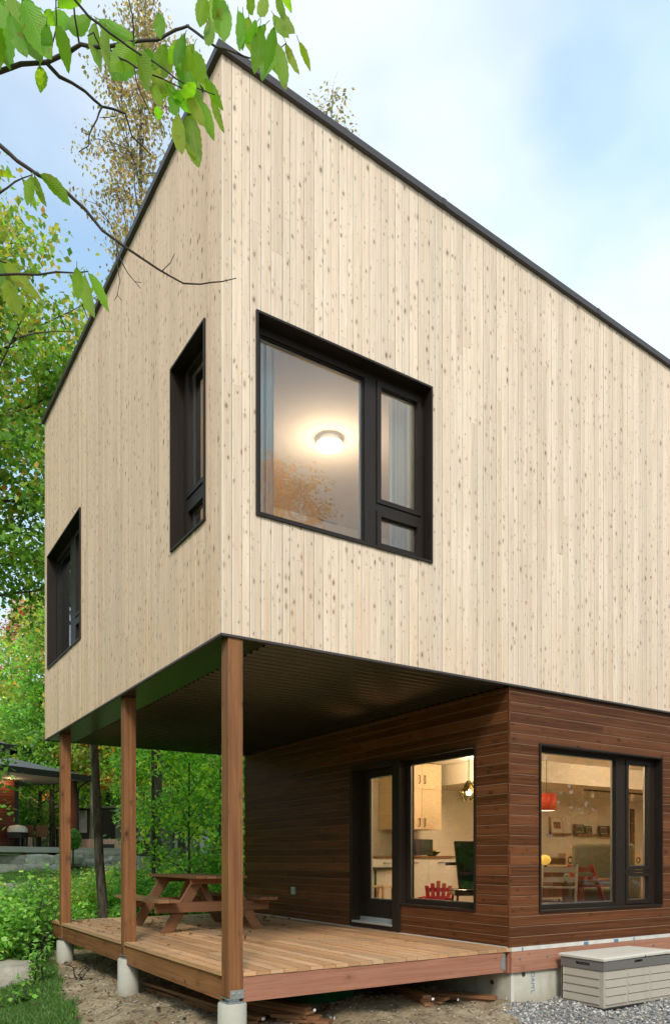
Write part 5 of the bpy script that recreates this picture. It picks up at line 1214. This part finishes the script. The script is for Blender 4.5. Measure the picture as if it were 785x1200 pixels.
def beech_leaf(bx_, by_, tx, ty, wpx, Zd, yel=0.):
    a, b = W(bx_, by_, Zd), W(tx, ty, Zd+rb.uniform(-.05, .05)); L = (b-a); ln = L.length; d = L.normalized()
    wd = wpx/FPX*Zd*1.0; view = (a+BO-CAM).normalized(); sd = d.cross(view).normalized(); ang = rb.uniform(-.7, .7); nrm = sd.cross(d); sd = (sd*math.cos(ang)+nrm*math.sin(ang)).normalized(); nrm = sd.cross(d).normalized()
    wd = wd/max(.55, math.cos(ang)); K = 14; mb = MB(); g = rb.uniform(.8, 1.25); col = V((.18, .355, .035))*g
    if yel: col = col.lerp(V((.40, .38, .04)), yel)
    curl = rb.uniform(.05, .22)*ln; fold = rb.uniform(.15, .4); rows = []
    for i in range(K+1):
        t_ = i/K; w_ = wd*.5*(math.sin(math.pi*t_**.82)**.75)*(1-.18*t_) if 0 < t_ < 1 else 0.; ser = 1+(.07 if i % 2 else -.05); c = a+L*t_+nrm*curl*(t_-t_*t_)*1.2
        rows.append([(c+(sd*s*w_*ser*q)+nrm*abs(q)*w_*fold+nrm*math.sin(t_*19+s)*.0012*abs(q), t_, s*q) for s, q in ((-1, 1), (-1, .5), (1, 0), (1, .5), (1, 1))])
    for r0_, r1_ in zip(rows, rows[1:]):
        for k in range(4):
            q = [r0_[k], r0_[k+1], r1_[k+1], r1_[k]]; mb.face([p[0] for p in q], [(p[1], p[2]) for p in q], None, tuple(col))
    mb.tube([a-d*.012, a+d*.004], .0009, 5, rnd=tuple(col*.8)); o = mb.build('leaf', [M['beech_leaf']], beech, True, weld=True); return o
LV = [(3, -8, 12, 82, 36), (14, -5, 48, 74, 36), (-14, 10, -2, 84, 34), (12, 15, 32, 68, 20), (55, 28, 52, 64, 14), (52, 14, 66, 30, 16), (66, 28, 81, 86, 17), (47, 77, 48, 109, 15), (113, 26, 119, 83, 15), (157, 57, 131, 93, 24), (68, 9, 96, 1, 13), (80, 34, 108, 18, 20),
      (115, 25, 152, 48, 15), (160, 60, 174, 106, 20), (170, 58, 187, 88, 16), (186, 14, 188, 46, 15), (246, 20, 244, 54, 14), (252, -6, 262, 42, 22), (267, 8, 262, 50, 14), (279, 12, 281, 60, 13), (305, 30, 298, 87, 19), (318, 42, 307, 95, 17), (325, 50, 335, 106, 16), (301, 26, 284, 48, 12),
      (335, 50, 351, 88, 9), (313, -6, 304, 20, 14), (325, -6, 334, 26, 10), (215, 58, 226, 106, 24), (231, 66, 248, 109, 14), (213, 52, 199, 76, 14), (214, 112, 232, 92, 14), (203, 110, 224, 133, 16), (210, 133, 213, 181, 17), (220, 134, 233, 197, 22), (232, 116, 251, 165, 14), (248, 111, 263, 157, 9),
      (180, 98, 190, 126, 12), (187, 142, 184, 124, 10), (241, -6, 234, 32, 18), (38, 208, 32, 241, 13), (41, 205, 55, 243, 9), (47, 204, 83, 241, 15), (-6, 202, 19, 208, 7), (4, 303, 50, 352, 15), (8, 326, 25, 372, 19), (100, 322, 111, 373, 15), (104, 320, 128, 366, 12), (8, 305, -8, 340, 16),
      (330, 12, 345, 40, 12), (290, -4, 296, 18, 12), (222, 80, 236, 125, 16), (240, 92, 262, 130, 12), (205, 60, 190, 92, 14), (176, 78, 196, 112, 14), (228, 52, 214, 88, 14), (200, 96, 186, 118, 11), (38, 206, 44, 224, 12), (28, -6, 40, 26, 20), (-10, -6, 6, 34, 24)]
for a_, b_, c_, d_, w_ in [LV[k] for k in (3, 7, 8, 9, 12, 14, 16, 17, 19, 20, 21, 23, 26, 27, 28, 29, 30, 31, 33, 34, 36, 40, 45, 1, 5, 10, 22, 24, 48, 50, 52, 54)]:
    dx, dy = rb.uniform(-16, 16), rb.uniform(-13, 5); s_ = rb.uniform(.75, 1.05); LV.append((a_+dx, b_+dy, a_+dx+(c_-a_)*s_+rb.uniform(-9, 9), b_+dy+(d_-b_)*s_, w_*rb.uniform(.8, 1.1)))
for i, (a_, b_, c_, d_, w_) in enumerate(LV):
    beech_leaf(a_, b_, c_, d_, w_, 1.68+rb.uniform(-.06, .08), rb.choice((0, .1, .2, .35, .6)) if i > 15 else rb.choice((0, .1, .25)))
# ================================================================== NEIGHBOUR AND GARDEN BUILDINGS
random.seed(8)
def LD(r, s): return V((CAM.x+RT.x*r+FW.x*s, CAM.y+RT.y*r+FW.y*s, 0))       # lateral / depth -> ground point
o_ = LD(-8.85, 27.4); e1 = (LD(-8.85-1.85, 24.)-o_).normalized(); e2 = V((-e1.y, e1.x, 0)); 
if (LD(-9.8, 28.)-o_).dot(e2) < 0: e2 = -e2
TZ = 1.36
nb = thing('neighbouring_house', 'neighbouring house with red brown slatted wall and grey hipped roofs at the left', 'house', (o_.x, o_.y, TZ))
def q3(a, b, z): return e1*a+e2*b+V((0, 0, z-TZ))
m = MB(); EZ = 3.80; SL = .30
def hip(m, a0, a1, b0, b1, z, rise, th=.16):
    # eaves rectangle with a hipped roof
    c = min(a1-a0, b1-b0)/2; zt = z+th+c*rise
    A = [q3(a0, b0, z+th), q3(a1, b0, z+th), q3(a1, b1, z+th), q3(a0, b1, z+th)]
    R0, R1 = q3(a0+c, b0+c, zt), q3(a1-c, b1-c, zt)
    if (a1-a0) >= (b1-b0): R0, R1 = q3(a0+c, (b0+b1)/2, zt), q3(a1-c, (b0+b1)/2, zt); m.face([A[0], A[1], R1, R0]); m.face([A[1], A[2], R1]); m.face([A[2], A[3], R0, R1]); m.face([A[3], A[0], R0])
    else: R0, R1 = q3((a0+a1)/2, b0+c, zt), q3((a0+a1)/2, b1-c, zt); m.face([A[0], A[1], R0]); m.face([A[1], A[2], R1, R0]); m.face([A[2], A[3], R1]); m.face([A[3], A[0], R0, R1])
    return A
def fascia(m, a0, a1, b0, b1, z, th=.2):
    B_ = [(a0, b0), (a1, b0), (a1, b1), (a0, b1)]
    for (p, q) in zip(B_, B_[1:]+B_[:1]): m.face([q3(*p, z-.02), q3(*q, z-.02), q3(*q, z+th), q3(*p, z+th)])
t = NT('roof_shingles'); p = t.obj(); n = t.noise(p, 3., 4.); bk_ = t.n('ShaderNodeTexBrick', Vector=t.uv(), Scale=3., Mortar_Size=.03, Brick_Width=.5, Row_Height=.25, Color1=(.15, .155, .17), Color2=(.22, .225, .24), Mortar=(.06, .06, .07))
M['shingle'] = t.out(t.pbr(t.mix(t.ss(n, .3, .7, 0., .5), bk_.outputs[0], (.12, .12, .14)), .85))
hip(m, -.0, 11., -.0, 9., EZ, SL); m.build('roof', M['shingle'], nb)
m = MB(); fascia(m, 0, 11., 0, 9., EZ); m.build('fascia', M['black'], nb)
m = MB(); m.face([q3(.02, .02, EZ), q3(10.98, .02, EZ), q3(10.98, 8.98, EZ), q3(.02, 8.98, EZ)]); m.build('soffit', plain('grey_soffit', (.36, .34, .30), .8), nb)
m = MB(); hip(m, .0, 10., 3.2, 10., 5.05, SL); m.build('upper_roof', M['shingle'], nb); m = MB(); fascia(m, .0, 10., 3.2, 10., 5.05); m.build('fascia', M['black'], nb)
m = MB(); m.box(q3(.9, 3.9, 4.3), e1*8.5, e2*5.5, (0, 0, 1.0)); m.build('upper_wall', plain('grey_render', (.2, .2, .2), .8), nb)
m = MB(); z = TZ+.02
while z < EZ-.02: m.box(q3(1.7, 2.0, z), e1*8.5, e2*.03, (0, 0, .095)); z += .10
m.build('slatted_wall', M['neighbour_slat'], nb)
m = MB(); m.box(q3(1.72, 2.04, TZ), e1*8.4, e2*6.5, (0, 0, EZ-TZ-.01)); m.box(q3(1.45, 2.1, TZ), e1*.26, e2*.4, (0, 0, EZ-TZ-.01)); m.build('wall_body', M['black'], nb)
m = MB(); m.box(q3(.35, .35, TZ-.3), e1*.17, e2*.17, (0, 0, EZ-TZ+.29)); m.build('porch_post', M['neighbour_slat'], nb)
m = MB(); m.box(q3(.35, 6.5, TZ-.3), e1*.17, e2*.17, (0, 0, EZ-TZ+.29)); m.build('porch_post', M['neighbour_slat'], nb)
m = MB(); m.tube([q3(.05, .05, EZ+.02), q3(.2, .2, EZ-.12), q3(.33, .33, EZ-.3), q3(.33, .33, TZ)], .035, 8); m.build('downpipe', M['black'], nb)
M['terrace'] = plain('terrace_concrete', (.48, .46, .42), .85, var=.15, scale=2.)
tc = thing('terrace', 'concrete terrace slab under the neighbouring porch', 'terrace', (o_.x, o_.y, TZ)); m = MB(); m.box(q3(-1.2, -.9, TZ-.18), e1*13, e2*11, (0, 0, .18)); m.build('slab', M['terrace'], tc)
# lit lamps of the neighbouring house
def lamp_small(px, py, Zd, lb_, down=True):
    p = at(px, py, Zd); t = thing('wall_lamp' if not down else 'soffit_spot', lb_, 'lamp', p); mb = MB()
    if down: mb.lathe([(.06, .02), (.06, 0), (.045, -.004)], n=12); mb.build('housing', M['black'], t); mb = MB(); mb.lathe([(.044, -.002), (0, -.003)], n=12); mb.build('bulb', M['bulb'], t); point('bulb_light', (0, 0, -.08), WARM, 18, .04, t, None)
    else: mb.bx(-.04, .04, -.04, .04, -.1, .1, 'z'); mb.build('housing', M['black'], t); mb = MB(); mb.lathe([(0, .16), (.035, .15), (.05, .12), (.03, .101)], n=10); mb.build('bulb', M['bulb'], t)
ws = q3(2.6, 1.80, EZ)+nb.location; 
for k, (a_, lb_) in enumerate(((2.05, 'small lit spot in the neighbouring soffit nearest the wall corner'), (3.2, 'small lit spot in the neighbouring soffit above the slatted wall'))):
    pw = q3(a_, 1.72, EZ-.02)+nb.location; t = thing('soffit_spot', lb_, 'lamp', pw); mb = MB(); mb.lathe([(.06, .02), (.06, 0), (.045, -.004)], n=12); mb.build('housing', M['black'], t); mb = MB(); mb.lathe([(.044, -.002), (0, -.003)], n=12); mb.build('bulb', M['bulb'], t); point('bulb_light', (0, 0, -.12), WARM, 9, .04, t)
pw = q3(2.55, 1.93, 2.55)+nb.location; t = thing('wall_lamp', 'small lit lamp on the slatted wall of the neighbouring house', 'lamp', pw); mb = MB(); mb.bx(-.05, .05, -.05, .05, -.1, .06, 'z'); mb.build('housing', M['black'], t); mb = MB(); mb.lathe([(0, .17), (.045, .15), (.055, .11), (.03, .061)], n=10); mb.build('bulb', M['bulb'], t, True)
# grill with a pale cover, dining set on the terrace
gp_ = at(21, 990, 26.6); g = thing('gas_grill', 'gas grill with a white lid at the corner of the slatted wall', 'grill', (gp_.x, gp_.y, TZ), YAW)
m = MB(); m.bx(-.3, .3, -.25, .25, .35, .55); m.build('firebox', M['black'], g); m = MB(); m.lathe([(.34, 0), (.33, .12), (.26, .22), (0, .27)], (0, 0, .552), 16); m.build('lid', M['white'], g, True)
for a in (-.26, .26):
    for b in (-.2, .2): m = MB(); m.tube([(a, b, .35), (a, b, 0)], .02, 6); m.build('leg', M['black'], g)
dp_ = at(43, 994, 27.8); d_t = thing('patio_table', 'dark patio table on the neighbouring terrace', 'table', (dp_.x, dp_.y, TZ), YAW-rad(90))
m = MB(); m.bx(-.75, .75, -.4, .4, .70, .74); m.build('tabletop', M['black'], d_t)
for a in (-.65, .65):
    for b in (-.32, .32): m = MB(); m.bx(a-.03, a+.03, b-.03, b+.03, 0, .70, 'z'); m.build('leg', M['black'], d_t)
for k, (dx, lb_) in enumerate(((-.5, 'dark patio chair at the left end of the patio table'), (.0, 'dark patio chair at the middle of the patio table'), (.5, 'dark patio chair at the right end of the patio table'))):
    p = V((dp_.x, dp_.y, TZ))+RT*dx-FW*.55; c_ = thing('patio_chair', lb_, 'chair', p, YAW-rad(90), 'chairs at the patio table')
    m = MB(); m.bx(-.2, .2, -.2, .2, .40, .44); m.build('seat', M['walnut'], c_); m = MB(); m.bx(-.2, .2, -.22, -.19, .44, .82); m.build('backrest', M['walnut'], c_)
    for a in (-.18, .18):
        for b in (-.18, .18): m = MB(); m.bx(a-.015, a+.015, b-.015, b+.015, 0, .40, 'z'); m.build('leg', M['black'], c_)
# dry stone walls
def stone_mat():
    t = NT('wall_stone'); c = t.attr('col')[0]; n = t.noise(t.obj(), 5., 5., .65); c = t.mix(t.ss(n, .35, .7, 0., .5), c, (.14, .13, .11)); return t.out(t.pbr(c, .9, 0., t.bump(n, .04, .8)))
M['stone'] = stone_mat()
def rock_geo(r, c, sx, sy, sz, ax, seed):
    # rounded block: subdivided cube pushed in and out
    n = 5; pts = []; F = []; 
    for f_ in range(6):
        b0 = len(pts)
        for i in range(n):
            for j in range(n):
                u, v = i/(n-1)*2-1, j/(n-1)*2-1; p = [(u, v, 1), (u, v, -1), (u, 1, v), (u, -1, v), (1, u, v), (-1, u, v)][f_]; p = np.array(p, float); q = p/np.linalg.norm(p)*1.25; p = p*.7+q*.3*1.0
                dn = 1+.14*mnoise.noise((p[0]*1.3+seed, p[1]*1.3, p[2]*1.3))+.06*mnoise.noise((p[0]*4+seed, p[1]*4, p[2]*4)); pts.append(p*dn)
        for i in range(n-1):
            for j in range(n-1): F.append((b0+i*n+j, b0+i*n+j+1, b0+(i+1)*n+j+1, b0+(i+1)*n+j))
    pts = np.array(pts)*np.array([sx, sy, sz])/2; ca, sa = math.cos(ax), math.sin(ax); P_ = np.stack([pts[:, 0]*ca-pts[:, 1]*sa, pts[:, 0]*sa+pts[:, 1]*ca, pts[:, 2]], -1)+np.array(c); return P_, np.array(F)
def stone_wall(name, label, p0, p1, zb, zt, seed, course=.27, lmin=.5, lmax=1.2):
    r = np.random.default_rng(seed); d = V((p1.x-p0.x, p1.y-p0.y, 0)); L = d.length; ax = math.atan2(d.y, d.x); d.normalize(); CO, FF, CC = [], [], []; nb_ = 0; root = V((p0.x, p0.y, zb)); rows = max(1, round((zt-zb)/course)); ch = (zt-zb)/rows
    for k in range(rows):
        s = r.uniform(-.4, 0)
        while s < L:
            l = r.uniform(lmin, lmax); c = d*(s+l/2)+V((0, 0, (k+.5)*ch))+V((-d.y, d.x, 0))*(.12*k+r.uniform(-.04, .04)); P_, F_ = rock_geo(r, c, l*1.02, .5, ch*1.02, ax+r.uniform(-.03, .03), r.uniform(0, 99)); CO.append(P_); FF.append(F_+nb_); nb_ += len(P_)
            g_ = r.uniform(.42, .68); CC.append(np.tile(np.array([g_*1.05, g_*.98, g_*.86, 1.]), (len(P_), 1))); s += l
    o = np_mesh(name, np.concatenate(CO), np.concatenate(FF), 4, M['stone'], cols=np.concatenate(CC), smooth=True); o.location = root; return tag(o, label, 'wall')
G = lambda px, Zd: LD((px-CX)/FPX*Zd, Zd)
a_, b_ = G(-60, 22.6), G(66, 24.4); stone_wall('stone_wall', 'grey dry stone wall below the neighbouring terrace', a_, b_, .50, 1.10, 1)
a_, b_ = G(84, 25.2), G(132, 26.5); stone_wall('stone_wall', 'low stone wall below the wooden platform between the posts', a_, b_, .70, 1.22, 2)
a_, b_ = G(138, 23.), G(290, 25.); stone_wall('stone_wall', 'long pale stone wall seen behind the picnic table', a_, b_, .55, 1.05, 3, .25, .7, 1.6)
def boulder(label, px, py, Zd, sx, sy, sz, seed, up=.25, nm='boulder'):
    p = at(px, py, Zd); z = gs(p.x, p.y); P_, F_ = rock_geo(None, (0, 0, sz*up), sx, sy, sz, seed*.7, seed*3.1); g_ = .42; o = np_mesh(nm, P_, F_, 4, M['stone'], cols=np.tile(np.array([g_*1.05, g_*.92, g_*.76, 1.]), (len(P_), 1)), smooth=True); o.location = (p.x, p.y, z); tag(o, label, 'boulder'); return o
boulder('flat pale boulder in the grass at the left edge', 12, 1103, 10.4, .75, .6, .34, 2)
boulder('smaller pale stone behind the flat boulder', -4, 1095, 11., .5, .45, .3, 5)
boulder('flat pale boulder among the shrubs below the stone wall', 22, 1026, 17.6, 1.1, .7, .42, 3, .4); boulder('pale boulder right of the flat one among the shrubs', 48, 1028, 17.2, .9, .7, .36, 7, .4)
boulder('small pale boulder by the lawn behind the shrubs', 34, 1042, 15.6, .7, .5, .3, 9, .5)
# timber platform and dark shed behind the lawn
M['grey_board'] = wood('weathered_board', (.40, .38, .35), (.30, .28, .26), (.45, .42, .38), rough=.8, edge=(.08, .07, .07), edge_w=.06)
pf0 = G(92, 28.); pf = thing('timber_platform', 'pinkish timber platform beyond the lawn left of the dark trunk', 'platform', (pf0.x, pf0.y, 1.2), YAW-rad(90))
m = MB(); x = 0
while x < 1.55: m.bx(x, x+.12, 0, .03, .0, .50, 'z'); x += .125
m.build('skirt_boards', wood('pink_timber', (.5, .33, .25), (.4, .25, .18), (.55, .38, .3), rough=.7, edge=(.1, .06, .05), edge_w=.06), pf); m = MB(); m.bx(-.05, 3., .035, 2.4, .44, .51); m.build('platform_top', M['grey_board'], pf)
m = MB(); m.bx(.75, 1.35, -.02, -.003, .08, .32); m.build('step_opening', M['black'], pf)
s0 = G(70, 31.); sh_ = thing('garden_shed', 'dark garden shed with pale framed panes beyond the neighbouring porch', 'shed', (s0.x, s0.y, 1.3), YAW-rad(90))
m = MB(); m.bx(0, 2.3, 0, 2., 0.1, 1.75, 'x'); m.build('wall', M['black'], sh_); m = MB(); m.bx(-.15, 2.45, -.15, 2.15, 1.76, 1.84); m.build('roof', M['grey_board'], sh_)
for k in range(3):
    m = MB(); a = .12+k*.62; holed_slab(m, O0, X, Z, Y, a, a+.4, .75, 1.65, [(a+.03+i*.18, a+.19+i*.18-.02, .79+j*.22, .79+j*.22+.17) for i in range(2) for j in range(4)], -.03, -.005); w_ = m.build('window', M['grey_board'], sh_)
    m = MB(); m.face([(a, -.004, .75), (a+.4, -.004, .75), (a+.4, -.004, 1.65), (a, -.004, 1.65)]); m.build('pane', plain('pale_pane', (.35, .38, .40), .2), w_)
s1 = G(146, 29.); lg = thing('log_cabin', 'weathered grey log cabin wall behind the slender trunk', 'cabin', (s1.x, s1.y, 1.15), YAW-rad(90))
m = MB(); z = 0
while z < 1.7: m.tube([(0, 0, z+.09), (1.75, 0, z+.09)], .095, 8); z += .175
m.build('log_wall', M['grey_board'], lg, True); m = MB(); m.bx(0, 2.9, .1, 2.2, 0, 1.65, 'x'); m.build('cabin_body', M['grey_board'], lg); m = MB(); m.bx(2.0, 2.5, .05, .098, .05, 1.3); m.build('door', M['black'], lg)
m = MB(); m.face([(-.3, -.4, 1.62), (3.2, -.4, 1.62), (3.2, 1.2, 2.2), (-.3, 1.2, 2.2)]); m.face([(-.3, 2.7, 1.62), (3.2, 2.7, 1.62), (3.2, 1.2, 2.2), (-.3, 1.2, 2.2)]); m.build('roof', M['shingle'], lg)
s2 = G(214, 26.); pl2 = thing('gate_pillar', 'stone pillar with flat cap behind the saplings', 'pillar', (s2.x, s2.y, .95)); m = MB(); m.bx(-.2, .2, -.2, .2, 0, 1.25, 'z'); m.build('shaft', M['terrace'], pl2); m = MB(); m.bx(-.28, .28, -.28, .28, 1.25, 1.36); m.build('cap', M['terrace'], pl2)

# ================================================================== LIGHT AND SKY
SUN_EL, SUN_AZ = 42., 0.
sd = V((-.35, -.90, 0)).normalized()         # towards the sun, horizontally: behind the camera, a little right of it
sd = V((-.50, -.866, 0)).normalized()
sl = bpy.data.lights.new('sun', 'SUN'); sl.energy = 2.6; sl.angle = rad(14); sl.color = (1., .93, .83)
so = bpy.data.objects.new('sun', sl); COL.objects.link(so); el = rad(SUN_EL)
dv = V((sd.x*math.cos(el), sd.y*math.cos(el), math.sin(el))); so.rotation_euler = dv.to_track_quat('Z', 'Y').to_euler(); so.location = dv*60
w = bpy.data.worlds.new('World'); scene.world = w; w.use_nodes = True; t = NT(w, True)
sky = t.n('ShaderNodeTexSky', {'sky_type': 'NISHITA', 'sun_disc': False, 'sun_elevation': el, 'sun_rotation': math.atan2(sd.x, sd.y), 'air_density': 1.1, 'dust_density': 1.2, 'ozone_density': 2.})
g_ = t.t.nodes.new('ShaderNodeTexCoord').outputs['Generated']
x_, y_, z_ = t.sep(g_); zz_ = t.m('ADD', t.m('MAXIMUM', z_, .0), .22)
cv = t.xyz(t.m('DIVIDE', x_, zz_), t.m('DIVIDE', y_, zz_), 3.3)
n1 = t.noise(cv, .85, 5., .5); n2 = t.noise(cv, 2.4, 4., .5)
cl = t.ss(t.m('MULTIPLY_ADD', t.m('SUBTRACT', n2, .5), .4, n1), .36, .60, .30, .93)
cc = t.mix(t.ss(n2, .35, .65), (5.2, 6.9, 8.9), (7.0, 7.6, 8.3))
cc = t.mix(t.ss(z_, .15, .8), t.mix(.5, cc, (7.1, 7.5, 8.2)), cc)
c = t.mix(cl, t.mix(1., sky.outputs[0], (1.65, 2.05, 1.9), 'MULTIPLY'), cc)
bg = t.n('ShaderNodeBackground', Color=c, Strength=.15); ow = t.t.nodes.new('ShaderNodeOutputWorld'); t.t.links.new(bg.outputs[0], ow.inputs[0])
scene.view_settings.view_transform = 'Standard'; scene.view_settings.look = 'None'; scene.view_settings.exposure = 0
scene.cycles.max_bounces = 8; scene.cycles.transparent_max_bounces = 12; scene.cycles.diffuse_bounces = 4; scene.cycles.glossy_bounces = 4
scene.cycles.caustics_reflective = False; scene.cycles.caustics_refractive = False; scene.cycles.sample_clamp_indirect = 6.
try:
    scene.cycles.use_denoising = True; scene.cycles.denoiser = 'OPENIMAGEDENOISE'
except Exception: pass
